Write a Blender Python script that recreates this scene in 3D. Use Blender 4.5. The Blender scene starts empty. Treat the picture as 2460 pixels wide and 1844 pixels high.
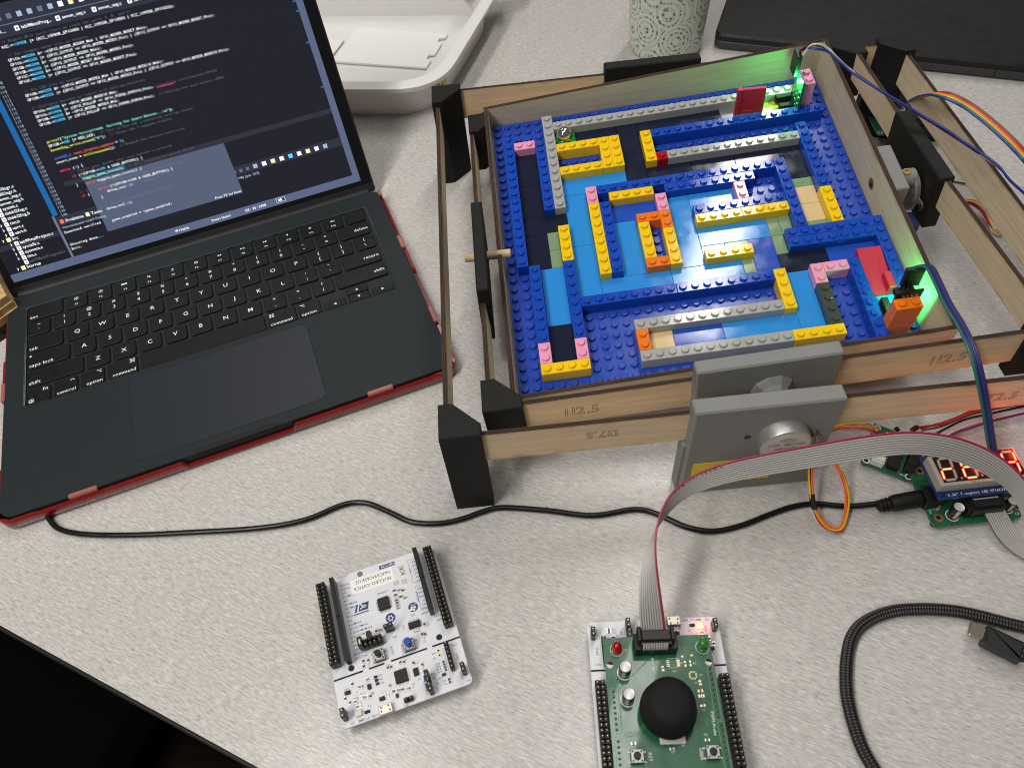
import bpy, math, random
from mathutils import Vector, Matrix
random.seed(7)
sc = bpy.context.scene
COL = sc.collection
S = 0.001                                   # everything below is written in millimetres

# ------------------------------------------------------------------ camera
F_PX, PW, PH = 1813.6466, 2460.0, 1844.0     # focal length in photo pixels, photo size
RW = Matrix(((0.99744986, 0.0, -0.07137066),
             (-0.04304447, -0.79765683, -0.60157357),
             (-0.0569293, 0.60311159, -0.79562269)))   # rows: right, down, forward
CAM = Vector((0.0, 0.0, 416.51))
cam_d = bpy.data.cameras.new("camera")
cam = bpy.data.objects.new("camera", cam_d)
COL.objects.link(cam)
cam_d.sensor_width = 36.0
cam_d.sensor_fit = 'HORIZONTAL'
cam_d.lens = 36.0 * F_PX / PW
cam_d.clip_start, cam_d.clip_end = 0.01, 50.0
m = Matrix((( RW[0][0], -RW[1][0], -RW[2][0]),
            ( RW[0][1], -RW[1][1], -RW[2][1]),
            ( RW[0][2], -RW[1][2], -RW[2][2]))).to_4x4()
m.translation = CAM * S
cam.matrix_world = m
cam_d.dof.use_dof = True
cam_d.dof.focus_distance = 0.54
cam_d.dof.aperture_fstop = 15.0
sc.camera = cam

# ------------------------------------------------------------------ world and ceiling lamps
w = bpy.data.worlds.new("World")
sc.world = w
w.use_nodes = True
bg = w.node_tree.nodes["Background"]
bg.inputs[0].default_value = (1.0, 0.95, 0.90, 1)
bg.inputs[1].default_value = 0.11

def area(name, loc, target, sx, sy, power, col=(1, .965, .92), spin=0.0):
    l = bpy.data.lights.new(name, 'AREA')
    l.shape = 'RECTANGLE'
    l.size, l.size_y = sx, sy
    l.energy = power
    l.color = col
    o = bpy.data.objects.new(name, l)
    COL.objects.link(o)
    o.location = Vector(loc) * S
    o.rotation_euler = (0, 0, spin)
    return o
area("ceiling_lamp", (470, 1620, 1800), None, .15, 1.15, 15.0, spin=-.38)
area("ceiling_lamp", (140, 480, 1800), None, .09, .9, 4.6, spin=-.38)
area("ceiling_lamp", (-1050, -750, 1800), None, .25, 2.4, 46.0, (1, .965, .92), spin=-.38)
area("ceiling_lamp", (-750, 1900, 1800), None, .15, 1.2, 4.0, spin=-.38)

sc.view_settings.view_transform = 'Standard'
sc.view_settings.look = 'None'
sc.view_settings.exposure = 0.0
sc.view_settings.gamma = 1.0
sc.cycles.max_bounces = 8
sc.cycles.filter_width = 1.05

# ------------------------------------------------------------------ helpers
def V(*a): return Vector(a)
def ray(px, py):
    return RW.transposed() @ Vector(((px - PW/2)/F_PX, (py - PH/2)/F_PX, 1.0))
def P(px, py, z=0.0):
    """point of the place seen at photo pixel (px,py) at height z (mm) above the table"""
    v = ray(px, py)
    return CAM + v * ((z - CAM.z)/v.z)
def M4(R, t):
    q = Matrix(R).to_4x4(); q.translation = Vector(t); return q
def rotz(a): return Matrix.Rotation(a, 3, 'Z')

MATS = {}
def mat(name, col, rough=.5, metal=0.0, spec=.5, noise=0.0, nscale=300.0, bump=0.0, bscale=600.0, trans=0.0, emit=None, estr=0.0, alpha=1.0, ior=1.46, coat=0.0, sss=0.0, rvar=0.0, stretch=None):
    if name in MATS: return MATS[name]
    mt = bpy.data.materials.new(name); mt.use_nodes = True
    nt = mt.node_tree; b = nt.nodes["Principled BSDF"]
    b.inputs["Base Color"].default_value = (*col, 1)
    b.inputs["Roughness"].default_value = rough
    b.inputs["Metallic"].default_value = metal
    b.inputs["Specular IOR Level"].default_value = spec
    b.inputs["IOR"].default_value = ior
    b.inputs["Transmission Weight"].default_value = trans
    b.inputs["Coat Weight"].default_value = coat
    b.inputs["Alpha"].default_value = alpha
    if sss:
        b.inputs["Subsurface Weight"].default_value = sss
        b.inputs["Subsurface Scale"].default_value = .002
    if emit:
        b.inputs["Emission Color"].default_value = (*emit, 1)
        b.inputs["Emission Strength"].default_value = estr
    if noise or bump or rvar:
        tc = nt.nodes.new("ShaderNodeTexCoord"); vec = tc.outputs["Object"]
        if stretch:
            mp = nt.nodes.new("ShaderNodeMapping"); mp.inputs["Scale"].default_value = stretch
            nt.links.new(vec, mp.inputs[0]); vec = mp.outputs[0]
    if noise:
        n = nt.nodes.new("ShaderNodeTexNoise"); n.inputs["Scale"].default_value = nscale; n.inputs["Detail"].default_value = 5
        nt.links.new(vec, n.inputs["Vector"])
        r = nt.nodes.new("ShaderNodeMapRange")
        r.inputs[1].default_value = .25; r.inputs[2].default_value = .75
        r.inputs[3].default_value = 1 - noise; r.inputs[4].default_value = 1 + noise
        nt.links.new(n.outputs[0], r.inputs[0])
        mx = nt.nodes.new("ShaderNodeMix"); mx.data_type = 'RGBA'; mx.blend_type = 'MULTIPLY'
        mx.inputs[0].default_value = 1.0; mx.inputs[6].default_value = (*col, 1)
        nt.links.new(r.outputs[0], mx.inputs[7]); nt.links.new(mx.outputs[2], b.inputs["Base Color"])
    if rvar:
        n = nt.nodes.new("ShaderNodeTexNoise"); n.inputs["Scale"].default_value = 90; n.inputs["Detail"].default_value = 6
        nt.links.new(vec, n.inputs["Vector"])
        r = nt.nodes.new("ShaderNodeMapRange"); r.inputs[1].default_value = .3; r.inputs[2].default_value = .7
        r.inputs[3].default_value = max(.02, rough - rvar); r.inputs[4].default_value = rough + rvar
        nt.links.new(n.outputs[0], r.inputs[0]); nt.links.new(r.outputs[0], b.inputs["Roughness"])
    if bump:
        n = nt.nodes.new("ShaderNodeTexNoise"); n.inputs["Scale"].default_value = bscale; n.inputs["Detail"].default_value = 4
        nt.links.new(vec, n.inputs["Vector"])
        bp = nt.nodes.new("ShaderNodeBump"); bp.inputs["Strength"].default_value = bump; bp.inputs["Distance"].default_value = .0004
        nt.links.new(n.outputs[0], bp.inputs["Height"]); nt.links.new(bp.outputs[0], b.inputs["Normal"])
    MATS[name] = mt
    return mt

class MB:
    """collects geometry (mm) for ONE mesh object"""
    def __init__(s): s.v = []; s.f = []; s.mi = []; s.sm = []; s.uv = {}
    def add(s, vs, fs, mi=0, sm=False):
        o = len(s.v); s.v += [tuple(v) for v in vs]
        for f in fs:
            s.f.append([i + o for i in f]); s.mi.append(mi); s.sm.append(sm)
        return s
    def box(s, x0, x1, y0, y1, z0, z1, c=0.0, mi=0, M=None):
        x0, x1 = min(x0, x1), max(x0, x1); y0, y1 = min(y0, y1), max(y0, y1); z0, z1 = min(z0, z1), max(z0, z1)
        if c <= 0:
            vs = [(x, y, z) for x in (x0, x1) for y in (y0, y1) for z in (z0, z1)]
            fs = [(0,1,3,2),(4,6,7,5),(0,4,5,1),(2,3,7,6),(0,2,6,4),(1,5,7,3)]
        else:
            c = min(c, (x1-x0)*.45, (y1-y0)*.45, (z1-z0)*.45)
            vs = []; idx = {}
            for ix, x in ((0, x0), (1, x1)):
                for iy, y in ((0, y0), (1, y1)):
                    for iz, z in ((0, z0), (1, z1)):
                        sx, sy, sz = (1, -1)[ix], (1, -1)[iy], (1, -1)[iz]
                        for ax in range(3):
                            p = [x + sx*c, y + sy*c, z + sz*c]
                            p[ax] = (x, y, z)[ax]
                            idx[ix, iy, iz, ax] = len(vs); vs.append(tuple(p))
            q = idx
            fs = []
            for ax in range(3):
                a, b_ = [k for k in range(3) if k != ax]
                for sd in (0, 1):
                    loop = []
                    for (u, v_) in ((0,0),(1,0),(1,1),(0,1)):
                        k = [0,0,0]; k[ax] = sd; k[a] = u; k[b_] = v_
                        loop.append(q[k[0], k[1], k[2], ax])
                    flip = (sd == 0) != (ax == 1)
                    fs.append(tuple(reversed(loop)) if flip else tuple(loop))
            for ax in range(3):                 # the edges running along ax
                a, b_ = [k for k in range(3) if k != ax]
                for u in (0, 1):
                    for v_ in (0, 1):
                        k0 = [0,0,0]; k0[a] = u; k0[b_] = v_; k1 = list(k0); k1[ax] = 1
                        l = (q[(*k0, a)], q[(*k1, a)], q[(*k1, b_)], q[(*k0, b_)])
                        flip = ((u + v_) % 2 == 0) != (ax == 1)
                        fs.append(l if flip else tuple(reversed(l)))
            for k in [(i, j, l) for i in (0,1) for j in (0,1) for l in (0,1)]:
                t = (q[(*k, 0)], q[(*k, 1)], q[(*k, 2)])
                fs.append(t if sum(k) % 2 else tuple(reversed(t)))
        if M is not None: vs = [M @ Vector(v) for v in vs]
        return s.add(vs, fs, mi)
    def prism(s, poly, z0, z1, c=0.0, mi=0, M=None, sm=False, cap=True):
        n = len(poly)
        ar = sum(poly[i][0]*poly[(i+1) % n][1] - poly[(i+1) % n][0]*poly[i][1] for i in range(n))
        if ar < 0: poly = list(reversed(poly))
        rings = [[(x, y, z0) for x, y in poly]]
        if c:
            ins = []
            for i in range(n):
                a = Vector(poly[i-1]).to_2d(); b = Vector(poly[i]).to_2d(); d = Vector(poly[(i+1) % n]).to_2d()
                e0 = (b-a).normalized() if (b-a).length > 1e-9 else Vector((1, 0)); e1 = (d-b).normalized() if (d-b).length > 1e-9 else e0
                n0 = Vector((-e0.y, e0.x)); n1 = Vector((-e1.y, e1.x)); nn = n0 + n1
                if nn.length < 1e-6: nn = n0
                nn.normalize(); k = c/max(.35, nn.dot(n0))
                ins.append((b.x + nn.x*k, b.y + nn.y*k))
            rings.append([(x, y, z1-c) for x, y in poly]); rings.append([(x, y, z1) for x, y in ins])
        else:
            rings.append([(x, y, z1) for x, y in poly])
        vs = [p for r in rings for p in r]; fs = []; smf = []
        for k in range(len(rings)-1):
            for i in range(n):
                j = (i+1) % n
                fs.append((k*n+i, k*n+j, (k+1)*n+j, (k+1)*n+i))
        if M is not None: vs = [M @ Vector(v) for v in vs]
        s.add(vs, fs, mi, sm)
        if cap:
            o = len(s.v) - len(vs)
            s.f.append([o+i for i in reversed(range(n))]); s.mi.append(mi); s.sm.append(False)
            k = (len(rings)-1)*n
            s.f.append([o+k+i for i in range(n)]); s.mi.append(mi); s.sm.append(False)
        return s
    def cyl(s, cx, cy, z0, z1, r, n=16, c=0.0, mi=0, M=None, r1=None):
        return s.lathe([(r, z0), (r if r1 is None else r1, z1-c)] + ([((r if r1 is None else r1)-c, z1)] if c else []), cx, cy, n, mi, M)
    def lathe(s, prof, cx=0, cy=0, n=20, mi=0, M=None, cap0=True, cap1=True, sm=True):
        vs = []; fs = []
        for r, z in prof:
            for k in range(n):
                a = 2*math.pi*k/n
                vs.append((cx + r*math.cos(a), cy + r*math.sin(a), z))
        for j in range(len(prof)-1):
            for k in range(n):
                l = (k+1) % n
                fs.append((j*n+k, j*n+l, (j+1)*n+l, (j+1)*n+k))
        if M is not None: vs = [M @ Vector(v) for v in vs]
        s.add(vs, fs, mi, sm)
        o = len(s.v) - len(vs)
        if cap0: s.f.append([o+k for k in reversed(range(n))]); s.mi.append(mi); s.sm.append(False)
        if cap1: s.f.append([o+(len(prof)-1)*n+k for k in range(n)]); s.mi.append(mi); s.sm.append(False)
        return s
    def tube(s, pts, r, n=8, mi=0, sub=6, cap=True, uv=False, rx=1.0, smooth=True):
        pts = spline(pts, sub) if sub > 1 else [Vector(p) for p in pts]
        t0 = (pts[1]-pts[0]).normalized()
        up = Vector((0, 0, 1)) if abs(t0.z) < .9 else Vector((1, 0, 0))
        nrm = (up - t0*up.dot(t0)).normalized()
        vs = []; fs = []; L = 0; us = []
        for i, p in enumerate(pts):
            t = (pts[min(i+1, len(pts)-1)] - pts[max(i-1, 0)]).normalized()
            nrm = (nrm - t*nrm.dot(t)).normalized(); b = t.cross(nrm)
            rr = r(i/(len(pts)-1)) if callable(r) else r
            for k in range(n):
                a = 2*math.pi*k/n
                vs.append(p + nrm*math.cos(a)*rr + b*math.sin(a)*rr*rx)
            if i: L += (p - pts[i-1]).length
            us.append(L)
        o = len(s.v); f0 = len(s.f)
        for i in range(len(pts)-1):
            for k in range(n):
                l = (k+1) % n
                fs.append((i*n+k, i*n+l, (i+1)*n+l, (i+1)*n+k))
                if uv: s.uv[f0 + len(fs)-1] = [(us[i], k/n), (us[i], (k+1)/n), (us[i+1], (k+1)/n), (us[i+1], k/n)]
        s.add(vs, fs, mi, smooth)
        if cap:
            s.f.append([o+k for k in reversed(range(n))]); s.mi.append(mi); s.sm.append(False)
            e = o + (len(pts)-1)*n
            s.f.append([e+k for k in range(n)]); s.mi.append(mi); s.sm.append(False)
        return s
    def sphere(s, c, r, nu=24, nv=14, mi=0, sz=1.0):
        prof = [(r*math.sin(math.pi*j/nv), c[2] - r*sz*math.cos(math.pi*j/nv)) for j in range(1, nv)]
        return s.lathe(prof, c[0], c[1], nu, mi)
    def text(s, st, o, xd, yd, size, mi=0, mono=None, align='L', lift=None):
        """flat lettering in the plane (o; xd, yd)"""
        o = Vector(o); xd = Vector(xd); yd = Vector(yd)
        tot = len(st)*mono if mono else sum(adv(ch) for ch in st)*size
        x = {'L': 0, 'C': -tot/2, 'R': -tot}[align]
        for ch in st:
            g = GLYPH.get(ch)
            if g:
                gv, gf, gx0, gx1 = g
                off = x + ((mono - (gx1-gx0)*min(size, mono*.88/max(1e-3, gx1-gx0)))/2 - gx0*size if mono else 0)
                sx = min(size, mono*.84/max(1e-3, gx1-gx0)) if mono else size
                if mono: off = x + (mono - (gx1-gx0)*sx)/2 - gx0*sx
                s.add([o + xd*(off + vx*sx) + yd*(vy*size) for vx, vy in gv], gf, mi)
            x += mono if mono else adv(ch)*size
        return s
    def build(s, name, mats, parent=None, M=None, kind=None, label=None):
        me = bpy.data.meshes.new(name)
        me.from_pydata([(v[0]*S, v[1]*S, v[2]*S) for v in s.v], [], s.f)
        if not isinstance(mats, (list, tuple)): mats = [mats]
        for m_ in mats: me.materials.append(m_)
        me.polygons.foreach_set('material_index', s.mi)
        me.polygons.foreach_set('use_smooth', s.sm)
        if s.uv:
            ul = me.uv_layers.new(name='uv')
            for fi, c in s.uv.items():
                for k, li in enumerate(me.polygons[fi].loop_indices): ul.data[li].uv = c[k]
        me.update()
        if any(s.sm): me.set_sharp_from_angle(angle=math.radians(34))
        return link(name, me, parent, M, kind, label)

def link(name, data, parent=None, M=None, kind=None, label=None):
    o = bpy.data.objects.new(name, data); COL.objects.link(o)
    if parent: o.parent = parent
    if M is not None:
        q = M.copy(); q.translation = q.translation * S; o.matrix_basis = q
    if kind: o['kind'] = kind
    if label: o['label'] = label
    return o
def thing(name, label, cat, M=None, group=None):
    o = link(name, None, None, M); o['label'] = label; o['category'] = cat
    o.empty_display_size = .01
    if group: o['group'] = group
    return o
def tag(o, label, cat, group=None):
    o['label'] = label; o['category'] = cat
    if group: o['group'] = group
    return o

def spline(pts, sub=6):
    pts = [Vector(p) for p in pts]; n = len(pts); out = []
    for i in range(n-1):
        p0, p1, p2, p3 = pts[max(i-1, 0)], pts[i], pts[i+1], pts[min(i+2, n-1)]
        for k in range(sub):
            t = k/sub
            out.append(.5*((2*p1) + (p2-p0)*t + (2*p0-5*p1+4*p2-p3)*t*t + (3*p1-p0-3*p2+p3)*t*t*t))
    out.append(pts[-1]); return out
def rrect(x0, x1, y0, y1, r, n=4):
    out = []
    rs = r if isinstance(r, (tuple, list)) else (r,)*4          # corner radii: (x0y0, x1y0, x1y1, x0y1)
    for (cx, cy, a0), rr in zip(((x0, y0, 180), (x1, y0, 270), (x1, y1, 0), (x0, y1, 90)), rs):
        sx = 1 if cx == x0 else -1; sy = 1 if cy == y0 else -1
        if rr <= 0: out.append((cx, cy)); continue
        for k in range(n+1):
            a = math.radians(a0 + 90*k/n)
            out.append((cx + sx*rr + rr*math.cos(a), cy + sy*rr + rr*math.sin(a)))
    return out

# glyphs of Blender's own built-in font, turned into flat meshes once
GLYPH = {}
def _glyphs():
    chars = [chr(c) for c in range(33, 127)]
    obs = []
    for ch in chars:
        cu = bpy.data.curves.new("glyph", 'FONT'); cu.body = ch; cu.resolution_u = 2; cu.offset = .007; cu.fill_mode = 'FRONT'
        o = bpy.data.objects.new("glyph", cu); COL.objects.link(o); obs.append((ch, o, cu))
    dg = bpy.context.evaluated_depsgraph_get(); dg.update()
    for ch, o, cu in obs:
        e = o.evaluated_get(dg); me = e.to_mesh()
        vs = [(v.co.x, v.co.y) for v in me.vertices]
        fs = [tuple(p.vertices) for p in me.polygons]
        e.to_mesh_clear()
        if vs: GLYPH[ch] = (vs, fs, min(v[0] for v in vs), max(v[0] for v in vs))
    for ch, o, cu in obs:
        bpy.data.objects.remove(o); bpy.data.curves.remove(cu)
_glyphs()
def adv(ch):
    g = GLYPH.get(ch)
    return (g[3] + .07) if g else .30

# ------------------------------------------------------------------ materials
def node_mat(name):
    mt = bpy.data.materials.new(name); mt.use_nodes = True
    MATS[name] = mt
    nt = mt.node_tree
    return mt, nt, nt.nodes["Principled BSDF"], nt.nodes.new, nt.links.new

def table_mat():
    mt, nt, b, N, L = node_mat("laminate")
    tc = N("ShaderNodeTexCoord")
    rot = N("ShaderNodeMapping"); rot.inputs["Rotation"].default_value = (0, 0, math.radians(24.5))
    L(tc.outputs["Object"], rot.inputs[0])
    def noise(scale, st, detail=3):
        mp = N("ShaderNodeMapping"); mp.inputs["Scale"].default_value = st
        L(rot.outputs[0], mp.inputs[0])
        n = N("ShaderNodeTexNoise"); n.inputs["Scale"].default_value = scale; n.inputs["Detail"].default_value = detail
        L(mp.outputs[0], n.inputs["Vector"]); return n.outputs[0]
    fine = noise(1900, (.11, 1, 1), 2)
    mid = noise(800, (.08, 1, 1), 3)
    speck = noise(1300, (.22, 1, 1), 2)
    big = noise(9, (.5, 1, 1), 2)
    def mr(src, a, b_, c, d):
        r = N("ShaderNodeMapRange"); r.inputs[1].default_value = a; r.inputs[2].default_value = b_
        r.inputs[3].default_value = c; r.inputs[4].default_value = d; L(src, r.inputs[0]); return r.outputs[0]
    def mul(x, y):
        k = N("ShaderNodeMath"); k.operation = 'MULTIPLY'; L(x, k.inputs[0]); L(y, k.inputs[1]); return k.outputs[0]
    f = mul(mr(fine, .30, .70, .72, 1.25), mr(mid, .3, .7, .88, 1.10))
    dark = mr(speck, .27, .38, .62, 1.0)
    f = mul(mul(f, dark), mr(big, .3, .7, .97, 1.03))
    mx = N("ShaderNodeMix"); mx.data_type = 'RGBA'; mx.blend_type = 'MULTIPLY'; mx.inputs[0].default_value = 1
    mx.inputs[6].default_value = (.505, .488, .462, 1); L(f, mx.inputs[7]); L(mx.outputs[2], b.inputs["Base Color"])
    L(mr(speck, .3, .7, .15, .32), b.inputs["Roughness"])
    b.inputs["Specular IOR Level"].default_value = .5
    bp = N("ShaderNodeBump"); bp.inputs["Strength"].default_value = .35; bp.inputs["Distance"].default_value = .0003
    L(fine, bp.inputs["Height"]); L(bp.outputs[0], b.inputs["Normal"])
    return mt

def ply_mat(name, base=(.74, .56, .355), scorch=(.30, .15, .03), edge=False):
    mt, nt, b, N, L = node_mat(name)
    tc = N("ShaderNodeTexCoord")
    mp = N("ShaderNodeMapping"); mp.inputs["Scale"].default_value = (.06, 1, 1)
    L(tc.outputs["Object"], mp.inputs[0])
    n = N("ShaderNodeTexNoise"); n.inputs["Scale"].default_value = 420; n.inputs["Detail"].default_value = 4
    L(mp.outputs[0], n.inputs["Vector"])
    mp2 = N("ShaderNodeMapping"); mp2.inputs["Scale"].default_value = (.35, 1, 1); L(tc.outputs["Object"], mp2.inputs[0])
    wv = N("ShaderNodeTexWave"); wv.wave_type = 'BANDS'; wv.bands_direction = 'Z'; wv.inputs["Scale"].default_value = 38
    wv.inputs["Distortion"].default_value = 7; wv.inputs["Detail"].default_value = 2; wv.inputs["Detail Scale"].default_value = .8
    L(mp2.outputs[0], wv.inputs["Vector"])
    cr = N("ShaderNodeValToRGB")
    e = cr.color_ramp.elements
    if edge:
        e[0].position = .25; e[0].color = (.010, .005, .003, 1); e[1].position = .85; e[1].color = (.11, .048, .02, 1)
        n2 = N("ShaderNodeTexNoise"); n2.inputs["Scale"].default_value = 260; n2.inputs["Detail"].default_value = 3
        mp3 = N("ShaderNodeMapping"); mp3.inputs["Scale"].default_value = (.12, 3.0, 1); L(tc.outputs["Object"], mp3.inputs[0]); L(mp3.outputs[0], n2.inputs["Vector"])
        L(n2.outputs[0], cr.inputs[0]); L(cr.outputs[0], b.inputs["Base Color"])
        b.inputs["Roughness"].default_value = .75
        return mt
    e[0].position = .3; e[0].color = tuple(c*.88 for c in base) + (1,); e[1].position = .7; e[1].color = tuple(min(1, c*1.08) for c in base) + (1,)
    L(n.outputs[0], cr.inputs[0])
    mx = N("ShaderNodeMix"); mx.data_type = 'RGBA'; mx.blend_type = 'MULTIPLY'
    wr = N("ShaderNodeMapRange"); wr.inputs[1].default_value = .90; wr.inputs[2].default_value = 1; wr.inputs[3].default_value = 0; wr.inputs[4].default_value = .20
    L(wv.outputs["Fac"], wr.inputs[0]); L(wr.outputs[0], mx.inputs[0])
    L(cr.outputs[0], mx.inputs[6]); mx.inputs[7].default_value = (.62, .52, .42, 1)
    # laser scorch along the cut edges, in the board's own coordinates
    sp = N("ShaderNodeSeparateXYZ"); L(tc.outputs["Generated"], sp.inputs[0])
    def m_(op, a, b_):
        k = N("ShaderNodeMath"); k.operation = op
        for i, q in enumerate((a, b_)):
            if isinstance(q, (int, float)): k.inputs[i].default_value = q
            else: L(q, k.inputs[i])
        return k.outputs[0]
    d = m_('ABSOLUTE', m_('SUBTRACT', sp.outputs[2], .5), 0)
    n3 = N("ShaderNodeTexNoise"); n3.inputs["Scale"].default_value = 60; n3.inputs["Detail"].default_value = 4
    L(tc.outputs["Object"], n3.inputs["Vector"])
    d2 = m_('ADD', d, m_('MULTIPLY', m_('SUBTRACT', n3.outputs[0], .5), .34))
    s1 = N("ShaderNodeMapRange"); s1.inputs[1].default_value = .42; s1.inputs[2].default_value = .58; s1.inputs[3].default_value = 0; s1.inputs[4].default_value = .8
    L(d2, s1.inputs[0])
    mx2 = N("ShaderNodeMix"); mx2.data_type = 'RGBA'; L(s1.outputs[0], mx2.inputs[0]); L(mx.outputs[2], mx2.inputs[6]); mx2.inputs[7].default_value = (*scorch, 1)
    L(mx2.outputs[2], b.inputs["Base Color"])
    b.inputs["Roughness"].default_value = .55
    bp = N("ShaderNodeBump"); bp.inputs["Strength"].default_value = .15; bp.inputs["Distance"].default_value = .0003
    L(n.outputs[0], bp.inputs["Height"]); L(bp.outputs[0], b.inputs["Normal"])
    return mt

WOOD = ply_mat("plywood_face")
WOOD_PALE = ply_mat("plywood_pale", (.64, .535, .375), (.26, .16, .03))
EDGE = ply_mat("burnt_edge", edge=True)
BLACK = mat("printed_black", (.009, .0093, .009), .62, spec=.28, bump=.25, bscale=900, noise=.25)
GREY3D = mat("printed_grey", (.21, .212, .20), .55, spec=.4, bump=.12, bscale=1400, noise=.07, nscale=60, stretch=(1, 1, 8))
STEEL = mat("steel", (.42, .42, .41), .42, .9, rvar=.06)
CHROME = mat("chrome", (.78, .78, .78), .04, 1.0)
BRASS = mat("brass", (.80, .52, .16), .25, 1.0)
GOLD = mat("gold_pin", (.62, .53, .34), .35, 1.0)
SOLDER = mat("solder", (.70, .69, .66), .3, 1.0)
PLAST = mat("black_plastic", (.008, .008, .008), .38, spec=.4, noise=.2)
GLOSSBLK = mat("gloss_black", (.006, .006, .007), .12)
RUBBER = mat("black_rubber", (.007, .007, .007), .5, spec=.35, noise=.2)
INKWHITE = mat("white_ink", (.75, .75, .72), .5)
INKBLUE = mat("blue_ink", (.012, .03, .16), .5)
INKBLK = mat("black_ink", (.015, .014, .013), .6)
ETCH = mat("etched_mark", (.07, .035, .018), .8)
PENCIL = mat("pencil_mark", (.12, .11, .10), .7)
YLABEL = mat("yellow_label", (.72, .52, .02), .45)
PCBG = mat("green_board", (.012, .105, .045), .28, coat=.3, noise=.14, nscale=120, rvar=.08)
PCBGL = mat("green_trace", (.045, .19, .10), .3)
PCBW = mat("white_board", (.66, .67, .70), .33, noise=.04, nscale=150, rvar=.08)
PCBB = mat("blue_board", (.012, .03, .13), .3, noise=.1)
PCBK = mat("black_board", (.012, .013, .012), .35)
PCBEDGE = mat("board_edge", (.33, .35, .22), .6)
CHIP = mat("chip_black", (.010, .010, .011), .5, spec=.35)
RESI = mat("smd_dark", (.05, .045, .045), .5)
CAPB = mat("smd_brown", (.25, .18, .13), .5)
WHITEP = mat("white_plastic", (.62, .60, .55), .45)
WCARD = mat("white_card", (.80, .79, .76), .6)
"""LEGO colours"""
LC = {'b': (.009, .062, .43), 'y': (.86, .56, .008), 'g': (.37, .372, .36), 'p': (.80, .33, .50), 'o': (.80, .185, .010),
      'r': (.42, .006, .012), 'd': (.055, .065, .055), 'n': (.010, .014, .034), 'a': (.026, .25, .66), 's': (.19, .30, .165), 't': (.66, .49, .25), 'v': (.016, .075, .45), 'k': (.70, .66, .12), 'e': (.02, .42, .08), 'q': (.16, .17, .17)}
LM = {k: mat("abs_" + k, c, .10, spec=.5, rvar=.05, bump=.03, bscale=120) for k, c in LC.items()}
BASEBLUE = mat("abs_baseplate", (.018, .062, .40), .22, rvar=.06, bump=.05, bscale=90)

# ------------------------------------------------------------------ the table and what lies below its edge
TABLE = table_mat()
EDGEBAND = mat("edge_band", (.008, .009, .008), .5, spec=.3, noise=.2)
ed = V(171.8, -78.1, 0).normalized(); en = V(-ed.y, ed.x, 0)
e0 = V(-331.3, 154.5, 0)
pa, pb = e0 - ed*1500, e0 + ed*2200
poly = [pa, pb, pb + en*2600, pa + en*2600]
mb = MB(); mb.prism([(p.x, p.y) for p in poly], -26, 0)
top = mb.build("tabletop", TABLE, kind='structure')
mb = MB(); ih = [(p.x, p.y) for p in (pa - en*2.2, pb - en*2.2, pb - en*.05, pa - en*.05)]
mb.prism(ih, -28, -.4, c=.5); mb.build("table_edge_band", EDGEBAND, kind='structure')
CARPET = mat("carpet", (.085, .064, .052), .95, noise=.55, nscale=55, stretch=(.25, 1.6, 1), bump=.8, bscale=260)
mb = MB(); mb.add([(-3000, -2500, -740), (3000, -2500, -740), (3000, 4000, -740), (-3000, 4000, -740)], [(0, 1, 2, 3)])
mb.build("floor", CARPET, kind='structure')
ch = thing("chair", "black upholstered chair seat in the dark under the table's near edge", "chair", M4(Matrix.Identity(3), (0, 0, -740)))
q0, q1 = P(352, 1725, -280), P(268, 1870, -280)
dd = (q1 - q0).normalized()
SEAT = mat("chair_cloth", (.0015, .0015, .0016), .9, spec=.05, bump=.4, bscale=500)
a_ = math.atan2(dd.y, dd.x)
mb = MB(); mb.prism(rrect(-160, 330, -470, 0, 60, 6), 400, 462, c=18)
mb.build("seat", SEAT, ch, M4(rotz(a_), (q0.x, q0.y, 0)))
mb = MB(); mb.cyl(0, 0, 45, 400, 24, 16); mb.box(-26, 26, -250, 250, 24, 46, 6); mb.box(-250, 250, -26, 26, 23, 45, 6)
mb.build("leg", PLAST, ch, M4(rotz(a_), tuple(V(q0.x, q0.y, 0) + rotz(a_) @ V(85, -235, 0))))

# ------------------------------------------------------------------ the open laptop
MLAP = M4(rotz(.3685), (-357.5866, 375.3107, 0))
lap = thing("laptop", "open dark blue laptop in a translucent red case with code on its screen", "laptop", MLAP)
MID = mat("midnight_alu", (.015, .021, .024), .45, .0, spec=.3, rvar=.02, bump=.06, bscale=2500)
MIDPAD = mat("midnight_pad", (.021, .025, .034), .34, spec=.35)
GROOVE = mat("groove", (.004, .004, .005), .7)
KEYM = mat("key_black", (.006, .0068, .0068), .42, spec=.35, bump=.05, bscale=2200, rvar=.07)
LEG = mat("key_legend", (.62, .66, .66), .5, emit=(.8, .85, .85), estr=.22)
REDC = mat("red_polycarbonate", (.20, .010, .010), .20, trans=.0, coat=.4, rvar=.05)
REDP = mat("red_clip", (.36, .11, .10), .25, coat=.3)
x0, x1, y0, y1 = -51.5, 251.0, -149.5, 59.0
wx0, wx1, wy0, wy1 = -37.9, 236.2, -61.0, 43.2
mb = MB(); mb.prism(rrect(x0, x1, y0, y1, 9), 3, 9.6)
nfr = rrect(x0, x1, y0, wy0, (9, 9, 0, 0)); mb.prism(nfr, 9.6, 11.0)
mb.prism(rrect(x0, x1, wy1, y1, (0, 0, 5, 5)), 9.6, 11.0)
mb.box(x0, wx0, wy0, wy1, 9.6, 11.0); mb.box(wx1, x1, wy0, wy1, 9.6, 11.0)
mb.build("base", MID, lap)
RIM = mat("well_rim", (.10, .11, .115), .25, .8)  # rim lighter than the deck: the well edge's highlight put into its colour
mb = MB()
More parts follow.
